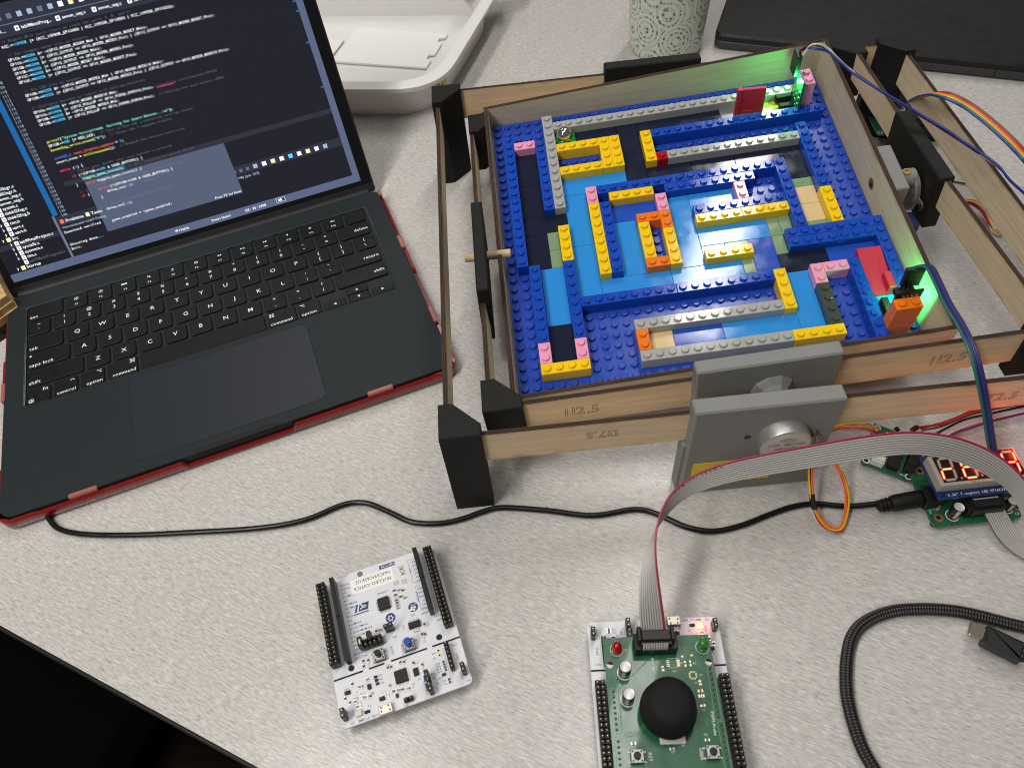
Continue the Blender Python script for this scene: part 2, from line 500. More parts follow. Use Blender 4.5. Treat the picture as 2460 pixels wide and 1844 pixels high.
ro = rrect(wx0-.5, wx1+.5, wy0-.5, wy1+.5, 3.0, 4); ri = rrect(wx0+.6, wx1-.6, wy0+.6, wy1-.6, 2.2, 4)
n_ = len(ro)
mb.add([(x, y, 11.06) for x, y in ro] + [(x, y, 10.7) for x, y in ri], [(i, (i+1) % n_, n_+(i+1) % n_, n_+i) for i in range(n_)])
mb.build("keyboard_rim", RIM, lap)
# trackpad with its hairline gap
mb = MB(); mb.prism(rrect(33.7, 163.1, -141.0, -65.8, 5.5, 5), 10.9, 11.02); mb.build("trackpad_gap", GROOVE, lap)
mb = MB(); mb.prism(rrect(34.4, 162.4, -140.3, -66.5, 5, 5), 10.95, 11.08); mb.build("trackpad", MIDPAD, lap)
mb = MB(); mb.prism(rrect(71, 127, -149.9, -146.2, 1.8, 4), 9.0, 11.05, c=.1); mb.build("finger_notch", GROOVE, lap)
mb = MB(); mb.tube([(-44, 62.2, 8.4), (100, 62.2, 8.4), (244, 62.2, 8.4)], 4.2, 14, sub=1); mb.build("hinge", mat("hinge_black", (.008, .008, .009), .55), lap)

U, VV = 18.755, 17.53
rows = [
 (34.6, [('esc', 1.5)] + [('F%d' % i, 1) for i in range(1, 13)] + [('id', 1)]),
 (VV, [('~`', 1), ('!1', 1), ('@2', 1), ('#3', 1), ('$4', 1), ('%5', 1), ('^6', 1), ('&7', 1), ('*8', 1), ('(9', 1), (')0', 1), ('_-', 1), ('+=', 1), ('delete', 1.5)]),
 (0, [('tab', 1.5)] + [(c, 1) for c in 'QWERTYUIOP'] + [('{[', 1), ('}]', 1), ('|\\', 1)]),
 (-VV, [('caps lock', 1.75)] + [(c, 1) for c in 'ASDFGHJKL'] + [(':;', 1), ('"\'', 1), ('return', 1.75)]),
 (-2*VV, [('shift', 2.25)] + [(c, 1) for c in 'ZXCVBNM'] + [('<,', 1), ('>.', 1), ('?/', 1), ('shift_r', 2.25)]),
 (-3*VV, [('fn', 1), ('control', 1), ('option', 1), ('command', 1.25), ('space', 5), ('command_r', 1.25), ('option_r', 1), ('left', 1), ('updown', 1), ('right', 1)])]
X_, Y_ = (1, 0, 0), (0, 1, 0)
def ring(mb, cx, cy, r, wd, z, mi, n=16):
    mb.add([(cx + q*math.cos(2*math.pi*k/n), cy + q*math.sin(2*math.pi*k/n), z) for q in (r, r-wd) for k in range(n)],
           [(k, (k+1) % n, n+(k+1) % n, n+k) for k in range(n)], mi)
def bar(mb, xa, ya, xb, yb, wd, z, mi):
    d = V(xb-xa, yb-ya, 0).normalized()*wd/2; p = V(-d.y, d.x, 0)
    mb.add([(xa+p.x, ya+p.y, z), (xa-p.x, ya-p.y, z), (xb-p.x, yb-p.y, z), (xb+p.x, yb+p.y, z)], [(0, 1, 2, 3)], mi)
for yc, ks in rows:
    x = -2*U
    for nm, wd in ks:
        xa, xb = x + 1.25, x + wd*U - 1.25; x += wd*U
        ya, yb = yc - VV/2 + 1.15, yc + VV/2 - 1.15
        cx, cy, zt = (xa+xb)/2, yc, 11.13
        halves = [(ya, yb)]
        if nm in ('left', 'right'): halves = [(ya, yc-.3)]
        if nm == 'updown': halves = [(ya, yc-.35), (yc+.35, yb)]
        for hi, (ka, kb) in enumerate(halves):
            mb = MB(); mb.prism(rrect(xa, xb, ka, kb, 1.8 if len(halves) == 1 and kb-ka > 10 else 1.2, 3), 9.7, 11.1, c=.35)
            T = lambda st, px_, py_, sz, al='C': mb.text(st, (px_, py_, zt), X_, Y_, sz, 1, align=al)
            ky = (ka+kb)/2
            if len(nm) == 1: T(nm, cx, cy-1.9, 5.4)
            elif nm in ('left', 'right', 'updown'):
                d = {'left': (-1, 0), 'right': (1, 0)}.get(nm, (0, -1 if hi == 0 else 1)); r = 1.1
                mb.add([(cx + d[0]*r, ky + d[1]*r, zt), (cx - d[0]*r - d[1]*r, ky - d[1]*r + d[0]*r, zt), (cx - d[0]*r + d[1]*r, ky - d[1]*r - d[0]*r, zt)], [(0, 1, 2)], 1)
            elif nm == 'id': ring(mb, cx, cy, 5.2, .3, zt, 2, 24)
            elif nm[0] == 'F' and nm[1:].isdigit():
                T(nm, cx, cy-5.0, 2.7)
                k = int(nm[1:])
                if k in (1, 2):
                    ring(mb, cx, cy+2, .9, .4, zt, 1)
                    for j in range(8):
                        a = j*math.pi/4; bar(mb, cx+1.3*math.cos(a), cy+2+1.3*math.sin(a), cx+2*math.cos(a), cy+2+2*math.sin(a), .4, zt, 1)
                elif k == 3: mb.text("8D", (cx, cy+.8, zt), X_, Y_, 3, 1, align='C') if False else [bar(mb, cx-2.2+i*1.6, cy+1.2, cx-2.2+i*1.6, cy+3, 1.2, zt, 1) for i in range(3)]
                elif k == 4: ring(mb, cx-.2, cy+2.3, 1.1, .4, zt, 1); bar(mb, cx+.6, cy+1.5, cx+1.4, cy+.7, .45, zt, 1)
                elif k == 5: bar(mb, cx, cy+1.8, cx, cy+3.3, 1.1, zt, 1); bar(mb, cx-1, cy+.8, cx+1, cy+.8, .4, zt, 1)
                elif k == 6: ring(mb, cx, cy+2, 1.4, .55, zt, 1)
                elif k in (7, 9):
                    s_ = -1 if k == 7 else 1
                    for j in (0, 1): mb.add([(cx+s_*(1.6*j), cy+2, zt), (cx+s_*(1.6*j-1.5), cy+3, zt), (cx+s_*(1.6*j-1.5), cy+1, zt)], [(0, 1, 2)], 1)
                elif k == 8: mb.add([(cx, cy+2, zt), (cx-1.6, cy+3, zt), (cx-1.6, cy+1, zt)], [(0, 1, 2)], 1); bar(mb, cx+.7, cy+1, cx+.7, cy+3, .45, zt, 1); bar(mb, cx+1.6, cy+1, cx+1.6, cy+3, .45, zt, 1)
                else:
                    mb.add([(cx-1.4, cy+2, zt), (cx+.2, cy+3.2, zt), (cx+.2, cy+.8, zt)], [(0, 1, 2)], 1)
                    for j in range(k-10): bar(mb, cx+.9+j*.9, cy+1.2, cx+.9+j*.9, cy+2.8, .4, zt, 1)
            elif len(nm) == 2 and nm != 'fn':
                T(nm[0], cx, cy+2.0, 4.2); T(nm[1], cx, cy-4.6, 4.6)
            elif nm == 'space': pass
            elif nm == 'fn':
                T('fn', xb-1.2, yb-5.0, 4.4, 'R'); ring(mb, xa+3.4, ya+3.3, 1.9, .4, zt, 1); bar(mb, xa+1.5, ya+3.3, xa+5.3, ya+3.3, .35, zt, 1); bar(mb, xa+3.4, ya+1.5, xa+3.4, ya+5.1, .35, zt, 1)
            else:
                word = nm.replace('_r', '') if nm != 'return' else nm
                if nm in ('delete', 'return', 'shift_r'): T(word, xb-1.2, yc-2.0, 4.3, 'R')
                elif nm in ('esc', 'tab', 'shift'): T(word, xa+1.4, ya+1.6, 4.3, 'L')
                elif nm == 'caps lock': T(word, xa+1.4, ya+1.6, 4.3, 'L'); ring(mb, xa+2.4, yb-2.4, .8, .8, zt, 1, 12)
                else:
                    rgt = nm.endswith('_r')
                    T(word, (xa+1.0) if rgt else (xb-1.0), ya+1.5, 4.0, 'L' if rgt else 'R')
                    gx = xa+3.2 if rgt else xb-3.2; gy = yb-3.4
                    if word == 'control': bar(mb, gx-1.4, gy-.6, gx, gy+.9, .45, zt, 1); bar(mb, gx, gy+.9, gx+1.4, gy-.6, .45, zt, 1)
                    elif word == 'option': bar(mb, gx-1.8, gy+1, gx-.6, gy+1, .45, zt, 1); bar(mb, gx-.6, gy+1, gx+.8, gy-1, .45, zt, 1); bar(mb, gx+.8, gy-1, gx+1.8, gy-1, .45, zt, 1); bar(mb, gx+.5, gy+1, gx+1.8, gy+1, .45, zt, 1)
                    else:
                        for sx in (-1, 1):
                            for sy in (-1, 1): ring(mb, gx+sx*1.15, gy+sy*1.15, .75, .35, zt, 1, 10)
                        for s_ in (-1, 1): bar(mb, gx-.9, gy+s_*.55, gx+.9, gy+s_*.55, .35, zt, 1); bar(mb, gx+s_*.55, gy-.9, gx+s_*.55, gy+.9, .35, zt, 1)
            mb.build("key", [KEYM, LEG, GROOVE], lap)

# red case: a tray round the base, lower in the middle of each side, with clips over the deck
def case_h(px_, py_):
    if py_ < -135: return 4.2 if 62 < px_ < 136 else (8.6 if -30 < px_ < 236 else 9.6)
    return 9.8 if py_ < -108 else (7.0 if py_ < -45 else (9.6 if py_ < -5 else 7.6))
ring_pts = []
def seg(a, b_, n):
    for k in range(n): ring_pts.append((a[0]+(b_[0]-a[0])*k/n, a[1]+(b_[1]-a[1])*k/n))
ox0, ox1, oy0, oy1 = x0-3.4, x1+3.4, y0-3.2, y1+2
rc = rrect(ox0, ox1, oy0, oy1, 11, 6)
per = []
for i in range(len(rc)):
    a, b_ = V(*rc[i], 0), V(*rc[(i+1) % len(rc)], 0); n_ = max(1, int((b_-a).length/3))
    per += [(a + (b_-a)*k/n_) for k in range(n_)]
mb = MB(); vs = []; n_ = len(per); cxm, cym = (x0+x1)/2, (y0+y1)/2
for p in per:
    h = case_h(p.x, p.y)
    inw = V(max(x0-.3, min(x1+.3, p.x)) - p.x, max(y0-.3, min(y1+.3, p.y)) - p.y, 0)
    if inw.length < 1.5: inw = V(cxm-p.x, cym-p.y, 0).normalized()*3.0
    q = p + inw.normalized()*1.3
    vs += [(q.x, q.y, 0.4), (p.x, p.y, 2.6), (p.x, p.y, h-1.0), (p.x + inw.x*.25, p.y + inw.y*.25, h), (p.x + inw.x*.9, p.y + inw.y*.9, h-.2), (p.x + inw.x*.9, p.y + inw.y*.9, 2.2)]
fs = []
for i in range(n_):
    j = (i+1) % n_
    for k in range(5): fs.append((i*6+k, j*6+k, j*6+k+1, i*6+k+1))
mb.add(vs, fs, 0, True)
mb.prism(rrect(x0, x1, y0, y1, 9), .4, 2.9)
mb.build("case_tray", REDC, lap, label="glossy translucent red protective tray round the base")
def clip(cx, cy, lx, ly):
    mb = MB(); mb.box(cx-lx/2, cx+lx/2, cy-ly/2, cy+ly/2, 8.5, 11.7, .5); mb.build("case_clip", REDP, lap)
clip(-.2, -149.3, 18, 3.2); clip(198, -149.3, 18, 3.2); clip(252.2, -98, 3.2, 16); clip(252.2, -12, 3.2, 15); clip(-52.6, -40, 3.0, 17); clip(252.2, 55, 3.0, 7); clip(-52.6, 55, 3.0, 7)

# lid
ldir = V(0, .487, .873).normalized(); lnr = V(0, -ldir.z, ldir.y)
RL_ = Matrix(((1, 0, 0), (0, ldir.y, lnr.y), (0, ldir.z, lnr.z)))       # columns: x, up the lid, towards the viewer
lid_o = V(-45.2, 72, 15.5)
MLID = M4(RL_, lid_o)
mb = MB(); mb.prism(rrect(-6.3, 296.2 - 0.0, -11.5, 199, (3, 3, 9, 9)), -4.6, -.7, c=.5)
lid = mb.build("lid", MID, lap, MLID)
mb = MB(); mb.prism(rrect(-4.9, 294.8-3.6+3.6, -10.3, 197.4, (1, 1, 8, 8)), -1.2, -.35)
bez = mb.build("bezel", GLOSSBLK, lid)
mb = MB(); mb.box(-5.5, 295.4, -11.2, -4.2, -.9, -.2, .2); mb.build("chin_strip", mat("chin", (.010, .011, .012), .6), lid)
def em(name, rgb, k=1.0):
    lin = tuple(((c/255+.055)/1.055)**2.4 if c > 10 else c/255/12.92 for c in rgb)
    return mat("screen_"+name, (0.004, .004, .004), .12, emit=lin, estr=k, spec=.5)
SM = {k: em(k, c, 1.25 if len(k) == 1 and k not in 'GD' else 1.0) for k, c in {'bg': (30, 30, 41), 'side': (26, 27, 37), 'bar': (92, 104, 132), 'tool': (46, 50, 66), 'gut': (29, 30, 40), 'strip': (22, 104, 172), 'pop': (86, 97, 120),
      'sel': (20, 110, 150), 'line': (48, 49, 60), 'W': (250, 251, 255), 'C': (84, 196, 250), 'G': (98, 98, 106), 'Y': (222, 240, 84), 'R': (246, 56, 112), 'B': (82, 140, 250), 'O': (240, 104, 84), 'A': (130, 244, 206), 'N': (156, 170, 194), 'D': (108, 118, 140), 'F': (250, 226, 170), 'S': (140, 150, 172)}.items()}
SK = list(SM); SMAT = [SM[k] for k in SK]; SI = {k: i for i, k in enumerate(SK)}
mb = MB()
def rect(a, b_, c, d, col, z): mb.add([(a, c, z), (b_, c, z), (b_, d, z), (a, d, z)], [(0, 1, 2, 3)], SI[col])
rect(0, 286.3, 0, 186, 'bg', -.30)
rect(0, 48.6, 6.2, 186, 'side', -.26); rect(48.6, 52.6, 39.5, 164, 'strip', -.25); rect(52.6, 66.5, 39.5, 164, 'gut', -.26)
rect(0, 48, 24.6, 28.6, 'line', -.24); rect(66.5, 281, 57.8, 61.6, 'line', -.24)
rect(48.6, 281, 31.4, 38.2, 'tool', -.24); rect(47.6, 49.4, 6.2, 39.5, 'D', -.23)
rect(48.6, 281, 164.6, 172.5, 'tool', -.24); rect(0, 286.3, 172.5, 186, 'tool', -.24); rect(0, 286.3, 172.2, 172.7, 'D', -.22)
rect(0, 286.3, 0, 6.2, 'bar', -.22); rect(280.9, 286.3, 0, 186, 'bar', -.215)
rect(80.4, 113.2, 58.6, 61.6, 'sel', -.20)
rect(81.2, 190.8, 17.4, 57.8, 'pop', -.17)
for i in range(9): rect(206 + i*7.4, 209.4 + i*7.4, 33, 36.2, ('N', 'W', 'F', 'W', 'C', 'W', 'F', 'W', 'N')[i], -.2)
for i in range(5): rect(178 + i*5.5, 180.4 + i*5.5, 33.2, 35.4, 'D', -.2)
for i in range(17): rect(74 + i*7.2, 77.4 + i*7.2, 175.5, 178.9, 'DDNNDNWFWNCNWNDNC'[i], -.2)
for t_ in (142, 135, 112, 78): rect(278.6, 281, t_, t_+1.2, 'strip', -.18)
rect(213.5, 221.5, 1.6, 5.4, 'N', -.2); rect(214.3, 220.7, 2.2, 4.8, 'tool', -.19); rect(215.4, 218.6, 2.7, 4.3, 'W', -.18)
mb.build("screen", SMAT, lid)
mb = MB(); XL, YL = (1, 0, 0), (0, 1, 0)
def code(s_, t_, segs, z=-.15, pitch=1.594, size=2.7):
    x = s_
    for st, c in segs:
        mb.text(st, (x, t_, z), XL, YL, size, SI[c], mono=pitch); x += pitch*len(st)
def gp_(t_, port, reg, rest, com=None):
    code(69.3, t_, [(port + '->', 'W'), (reg, 'C'), (rest, 'W')] + ([(com, 'G')] if com else []))
code(70.3, 161.3, [('// Enable GPIO ports (turn on clock for ports A, B, and C)', 'G')])
gp_(158.2, 'RCC', 'IOPENR', ' |= (RCC_IOPENR_GPIOAEN | RCC_IOPENR_GPIOBEN | RCC_IOPENR_GPIOCEN);')
code(70, 152.3, [('// Set stepper motor pins as outputs', 'G')])
gp_(149.2, 'GPIOA', 'MODER', ' &= ~(GPIO_MODER_MODE9_Msk | GPIO_MODER_MODE7_Msk);')
gp_(146.1, 'GPIOA', 'MODER', ' |= (GPIO_OUTPUT << GPIO_MODER_MODE9_Pos) | (GPIO_OUTPUT << GPIO_MODER_MODE7_Pos);')
gp_(142.9, 'GPIOB', 'MODER', ' &= ~(GPIO_MODER_MODE0_Msk);')
gp_(139.8, 'GPIOB', 'MODER', ' |= (GPIO_OUTPUT << GPIO_MODER_MODE0_Pos);')
gp_(136.8, 'GPIOC', 'MODER', ' &= ~(GPIO_MODER_MODE7_Msk);')
gp_(133.7, 'GPIOC', 'MODER', ' |= (GPIO_OUTPUT << GPIO_MODER_MODE7_Pos);')
code(69.8, 127.4, [('// Set LED pins as outputs', 'G')])
gp_(124.4, 'GPIOB', 'MODER', ' &= ~(GPIO_MODER_MODE3_Msk | GPIO_MODER_MODE10_Msk);')
gp_(121.3, 'GPIOB', 'MODER', ' |= (GPIO_OUTPUT << GPIO_MODER_MODE3_Pos) | (GPIO_OUTPUT << GPIO_MODER_MODE10_Pos);')
code(69.3, 115.3, [('// Configure buttons as inputs with pull-up resistors', 'G')])
gp_(112.2, 'GPIOA', 'MODER', ' &= ~GPIO_MODER_MODE10_Msk;')
gp_(109.1, 'GPIOA', 'PUPDR', ' |= (GPIO_PULLUP << GPIO_PUPDR_PUPD10_Pos);', ' //Joystick start button (PA10)')
gp_(106.1, 'GPIOB', 'MODER', ' &= ~GPIO_MODER_MODE4_Msk;')
gp_(103.1, 'GPIOB', 'PUPDR', ' |= (GPIO_PULLUP << GPIO_PUPDR_PUPD4_Pos);', '  // Pull-up for user button (PB4)')
rect(159.5, 172.5, 108.5, 108.9, 'R', -.15)
code(68.6, 90.7, [('printf', 'Y'), ('(', 'W'), ('"System Initialized. Waiting for Start Button...\\n"', 'A'), (');', 'W')])
code(68.4, 87.6, [('GPIOB->', 'W'), ('ODR', 'C'), (' |= RED_LED;', 'W'), ('  // Turn on Red LED (indicating waiting state)', 'G')])
code(68.4, 84.4, [('SevenSeg_write_mixed', 'Y'), ('(', 'W'), ('"0"', 'A'), (');', 'W'), ('  // Clear the 7-segment display', 'G')])
code(68.4, 78.3, [('uint32_t', 'B'), (' ', 'W'), ('last_display_update', 'O'), (' = ', 'W'), ('0', 'B'), (';', 'W')])
code(68.4, 75.2, [('start_time = ', 'W'), ('milliseconds', 'Y'), ('();', 'W'), ('  // Record the initial start time', 'G')])
code(68.0, 68.7, [('while', 'R'), (' (', 'W'), ('1', 'B'), (') {', 'W')])
code(74.4, 65.7, [('// Toggle game ON/OFF when user button is pressed', 'G')])
code(74.4, 62.6, [('if', 'R'), (' (!(GPIOB->', 'W'), ('IDR', 'C'), (' & USER_BUTTON)) {', 'W')])
code(80.7, 59.4, [('toggle_game_state', 'Y'), ('();', 'W'), ('  // Call function to switch ON/OFF', 'G')])
code(74.4, 56.0, [('}', 'W')]); code(74.4, 50.0, [('// S', 'G')]); code(74.4, 47.1, [('if', 'R'), (' (', 'W')])
PZ = -.12
code(81.6, 55.3, [('void', 'R'), (' toggle_game_state() {', 'W')], PZ, 1.66, 2.7)
code(87.6, 52.2, [('// wait for button release before toggling', 'D')], PZ)
code(87.6, 48.9, [('while', 'R'), (' (!(GPIOB->IDR & USER_BUTTON)) {', 'W')], PZ)
code(93.6, 45.8, [('delay_ms', 'W'), ('(', 'W'), ('10', 'B'), (');', 'W'), ('  // debounce', 'D')], PZ)
code(87.6, 42.8, [('}', 'W')], PZ)
code(87.6, 36.6, [('// button released, debounce again', 'D')], PZ)
code(87.4, 33.3, [('delay_ms', 'W'), ('(', 'W'), ('50', 'B'), (');', 'W')], PZ)
code(87.4, 23.9, [('game_enabled = !game_enabled;', 'W')], PZ, 1.66, 2.7)
mb.text("Press 'F2' for focus", (190, 18.3, PZ), XL, YL, 2.5, SI['W'], align='R')
for n_ in range(105, 141): code(54.4, 37.6 + (140-n_)*3.09, [(str(n_), 'N')])
tree = [(18, 67.3, 'lis3mdl303agr.c'), (18, 63.8, 'lis303agr.h'), (18, 60.4, 'seven_seg.c'), (18, 56.9, 'seven_seg.h'), (18, 53.3, 'sysinit.c'), (18, 49.6, 'tb6612fng.c'), (18, 45.8, 'tb6612fng.h'), (18, 42.0, 'tim.h'), (18, 38.2, 'uart.c'), (18, 34.4, 'uart.h'), (14, 30.8, 'Src'), (18, 26.7, 'lab9FinalProject.c'), (18, 22.8, 'syscalls.c'), (18, 19.0, 'sysmem.c'), (18, 15.2, 'tim.c'), (18, 11.3, 'lab9MainProgram.c'), (14, 7.8, 'Startup')]
tree[0] = (18, 67.3, 'lis303agr.c')
for a, b_, st in tree:
    mb.text(st, (a, b_, -.15), XL, YL, 3.25, SI['G' if 'Main' in st else 'W'])
    fold = a == 14
    rect(a-4, a-1, b_-.5, b_+2.6, 'F' if fold else 'W', -.16)
    if not fold: rect(a-3, a-2.2, b_+.3, b_+1.6, 'D', -.15)
    if 'Main' not in st:
        for s_ in (-1, 1): mb.add([(a-6.4, b_+1.1, -.15), (a-7.2, b_+1.1+s_*.9, -.15), (a-6.8, b_+1.1+s_*1.1, -.15), (a-5.9, b_+1.1, -.15)], [(0, 1, 2, 3)], SI['W'])
for a, st in ((87.4, 'lab9MainProg...'), (116.1, 'seven_seg.c'), (142, 'seven_seg.c'), (167.6, 'seven_seg.h')):
    mb.text(st, (a, 167.7, -.15), XL, YL, 3.2, SI['W']); rect(a-4.4, a-1.4, 167.2, 170.4, 'W', -.16); rect(a-3.4, a-2.4, 168, 169.4, 'tool', -.15)
mb.text('lab9FinalPR...', (58, 167.7, -.15), XL, YL, 3.2, SI['W'])
mb.text('Problems', (55.8, 32.9, -.15), XL, YL, 3.3, SI['W']); mb.text('Tasks', (75.5, 32.9, -.15), XL, YL, 3.3, SI['W'])
rect(51.6, 54.4, 32.6, 35.6, 'O', -.16); rect(71.4, 74.2, 32.6, 35.6, 'F', -.16)
mb.text('<terminated> Lab9 Debug', (51, 28.6, -.15), XL, YL, 2.9, SI['N']); mb.text('PM) [pid: 1103]', (191.5, 28.0, -.15), XL, YL, 2.7, SI['N'])
code(50.9, 24.8, [('Download verified', 'W')], pitch=1.66, size=2.8); code(50.6, 14.8, [('Shutting down...', 'W')], pitch=1.66, size=2.8); code(50.4, 11.5, [('Exit.', 'W')], pitch=1.66, size=2.8)
for a, st in ((128.7, 'Writable'), (158.9, 'Smart Insert'), (186.7, '133 : 30 : 5408')): mb.text(st, (a, 2.0, -.15), XL, YL, 2.9, SI['W'])
mb.build("screen_text", SMAT, lid)

# ------------------------------------------------------------------ the tilting maze: outer frame, middle frame, tray with toy bricks
OY = .0758531
MO = M4(rotz(OY), (-63.8261, 220.4208, 0))         # outer frame: x along its front rail, y to the back
ROLL = -.0644
def corner_post(name, h, parent, M, s=23.2, c=8.0, sx=1, sy=1):
    pl = [(0, 0), (s, 0), (s, c), (c, s), (0, s)]
    mb = MB(); mb.prism([(x*sx, y*sy) for x, y in pl], 0, h, c=.6)
    return mb.build(name, BLACK, parent, M)
def rail(name, parent, p0, p1, up, h, t, mats):
    """board from bottom centre p0 to p1; local x along it, z up it"""
    p0, p1 = Vector(p0), Vector(p1); L = (p1-p0).length; X = (p1-p0).normalized(); Zv = Vector(up); Zv = (Zv - X*Zv.dot(X)).normalized(); Yv = Zv.cross(X)
    R = Matrix(((X.x, Yv.x, Zv.x), (X.y, Yv.y, Zv.y), (X.z, Yv.z, Zv.z)))
    mb = MB(); n = 40; rnd = random.Random(len(name) + int(L))
    vs = []; 
    for k in range(n+1):
        x = L*k/n; j = rnd.uniform(-.09, .09)
        vs += [(x, -t/2, 0), (x, -t/2, h+j*.5), (x, t/2, h+j*.5), (x, t/2, 0)]
    for k in range(n):
        o = k*4; q = o+4
        for (a, b_, mi) in ((0, 1, 0), (1, 2, 1), (2, 3, 0), (3, 0, 1)):
            mb.f.append([o+a, q+a, q+b_, o+b_]); mb.mi.append(mi); mb.sm.append(False)
    mb.v = vs
    mb.f += [[0, 1, 2, 3], [n*4+3, n*4+2, n*4+1, n*4]]; mb.mi += [1, 1]; mb.sm += [False]*2
    ob = mb.build(name, mats, parent, M4(R, p0))
    # thin darker glue lines of the plies along the cut top edge
    mb = MB()
    for off in (-.5, .55): mb.box(.5, L-.5, off-.16, off+.16, h-.4, h+.13)
    mb.build("ply_line", GLUE, ob)
    return ob
GLUE = mat("ply_glue", (.010, .005, .003), .85)
WOODM = [WOOD, EDGE]; PALEM = [WOOD_PALE, EDGE]

of = thing("outer_frame", "large outer frame of plywood rails between four tall black corner posts", "frame", MO)
WO, DO, HO = 384.3, 342.4, 79.3
for x, y, sx, sy in ((0, 0, 1, 1), (WO, 0, -1, 1), (WO, DO, -1, -1), (0, DO, 1, -1)):
    corner_post("corner_post", HO, of, M4(Matrix.Identity(3), (x, y, 0)), sx=sx, sy=sy)
Z0, RH = 50.0, 25.4
fr = rail("rail", of, (16, 3.6, Z0), (WO-16, 3.6, Z0), (0, 0, 1), RH, 3.0, WOODM)
lr = rail("rail", of, (4.0, 16, Z0-1), (4.0, DO-16, Z0-1), (0, 0, 1), RH, 3.0, PALEM)
bk = rail("rail", of, (16, DO-3.8, Z0), (WO-16, DO-3.8, Z0), (0, 0, 1), RH, 3.0, WOODM)
rr_ = rail("rail", of, (WO-5.5, 16, Z0+1.5), (WO-5.5, DO-16, Z0+.5), (0, 0, 1), RH, 3.0, PALEM)
def etch(st, o, xd, yd, size, parent, col, mono=None, doubled=True):
    mb = MB(); mb.text(st, o, xd, yd, size, 0, mono=mono)
    ob = mb.build("engraving", col, parent)
    return ob
def outline_text(st, o, xd, yd, size, parent, m_, wd=.38, name="engraving"):
    """burnt outline of each character: the rim of its flat glyph, drawn as thin strips"""
    mb = MB(); x = 0; o = Vector(o); xd = Vector(xd); yd = Vector(yd); nz = xd.cross(yd)
    for ch in st:
        g = GLYPH.get(ch)
        if g:
            cnt = {}
            for f in g[1]:
                for a, b_ in zip(f, f[1:] + f[:1]):
                    k = (min(a, b_), max(a, b_)); cnt[k] = cnt.get(k, 0) + 1
            for (a, b_), c in cnt.items():
                if c != 1: continue
                A = o + xd*(x + g[0][a][0]*size) + yd*(g[0][a][1]*size); B = o + xd*(x + g[0][b_][0]*size) + yd*(g[0][b_][1]*size)
                d = (B-A).normalized(); q = nz.cross(d).normalized()*wd/2; e = d*wd*.3
                mb.add([A-q-e, B-q+e, B+q+e, A+q-e], [(0, 1, 2, 3)])
        x += adv(ch)*size*1.03
    return mb.build(name, m_, parent)
# pencil note upside down on the left, burnt number on the right of the front rail
outline_text("137.5", (83, -1.56, 17.5), (-1, 0, 0), (0, 0, -1), 8.5, fr, PENCIL, .3, "pencil_note")
outline_text("17?.5".replace('?', '2'), (282, -1.56, 8), (1, 0, 0), (0, 0, 1), 9.5, fr, ETCH, .3)
outline_text("137.5", (105, -1.56, 7), (1, 0, 0), (0, 0, 1), 9, bk, ETCH, .3)
# grey motor plate standing on the table
mb = MB(); mb.box(136.4, 216.6, -5.6, 4.8, 0.2, 86.3, 1.0); mb.build("motor_plate", GREY3D, of)
mb = MB(); mb.box(134.6, 137.2, -1.5, 7.5, .2, 49, .5); mb.build("plate_rib", GREY3D, of)
MOTX, MOTZ = 187.4, 57.6
RY = Matrix(((1, 0, 0), (0, 0, -1), (0, 1, 0)))           # local z -> -y (towards the viewer)
mm_ = M4(RY, (MOTX, -5.6, MOTZ))
ALU = mat("motor_can", (.50, .50, .48), .40, .8, rvar=.08, noise=.12, nscale=60)
mo = MB(); mo.lathe([(14.2, 0), (14.2, 6.6), (13.9, 7.6), (12.9, 8.2)], n=48); mo = mo.build("motor_can", ALU, of, mm_)
MLAB = mat("motor_label", (.58, .50, .47), .3, .3)
mb = MB(); mb.cyl(0, 0, 8.0, 8.3, 12.2, 40); mb.build("motor_label", MLAB, mo)
GRN = mat("green_print", (.02, .14, .10), .5)
mb = MB(); X1, Y1 = (1, 0, 0), (0, 1, 0)
mb.text("STEP  MOTOR", (0, 1.6, 8.35), X1, Y1, 3.0, 0, align='C'); mb.text("28BYJ-48", (0, -2.2, 8.35), X1, Y1, 3.0, 0, align='C'); mb.text("5V DC", (0, -6.2, 8.35), X1, Y1, 2.6, 0, align='C')
mb.text("ROHS", (0, 6.2, 8.35), X1, Y1, 1.9, 0, align='C')
n_ = 24; mb.add([(a*math.cos(2*math.pi*k/n_), 6.9 + b_*math.sin(2*math.pi*k/n_), 8.35) for a, b_ in ((4.4, 1.7), (4.0, 1.4)) for k in range(n_)], [(k, (k+1) % n_, n_+(k+1) % n_, n_+k) for k in range(n_)])
mb.build("lettering", GRN, mo)
mb = MB(); mb.cyl(0, 0, 0, .1, 2.0, 16); mb.cyl(0, 0, .1, .25, 1.2, 12); mb.build("screw_hole", GLOSSBLK, of, M4(RY, (168.4, -5.65, MOTZ+1)))
SCREW = mat("screw", (.30, .22, .16), .3, .9)
mb = MB(); mb.cyl(0, 0, 0, 2.4, 2.0, 8); mb.cyl(0, 0, 2.4, 4.2, 2.7, 6, c=.3); mb.cyl(0, 0, 4.2, 6.5, 1.2, 8); mb.build("screw", SCREW, of, M4(RY, (205.4, -5.6, MOTZ)))
mb = MB(); mb.box(141.2, 189, -5.95, -5.6, 11, 35.2, .05); yl = mb.build("paper_label", YLABEL, of)
mb = MB(); mb.text("PROPERTY OF", (143.5, -6.0, 28.5), (1, 0, 0), (0, 0, 1), 5, 0); mb.text("ECE LAB", (160, -6.0, 14.5), (1, 0, 0), (0, 0, 1), 6, 0)
# rear black bearing plate
mb = MB(); mb.box(140, 217, DO-10, DO-.5, 20, 84, .8); mb.build("bearing_plate", BLACK, of)

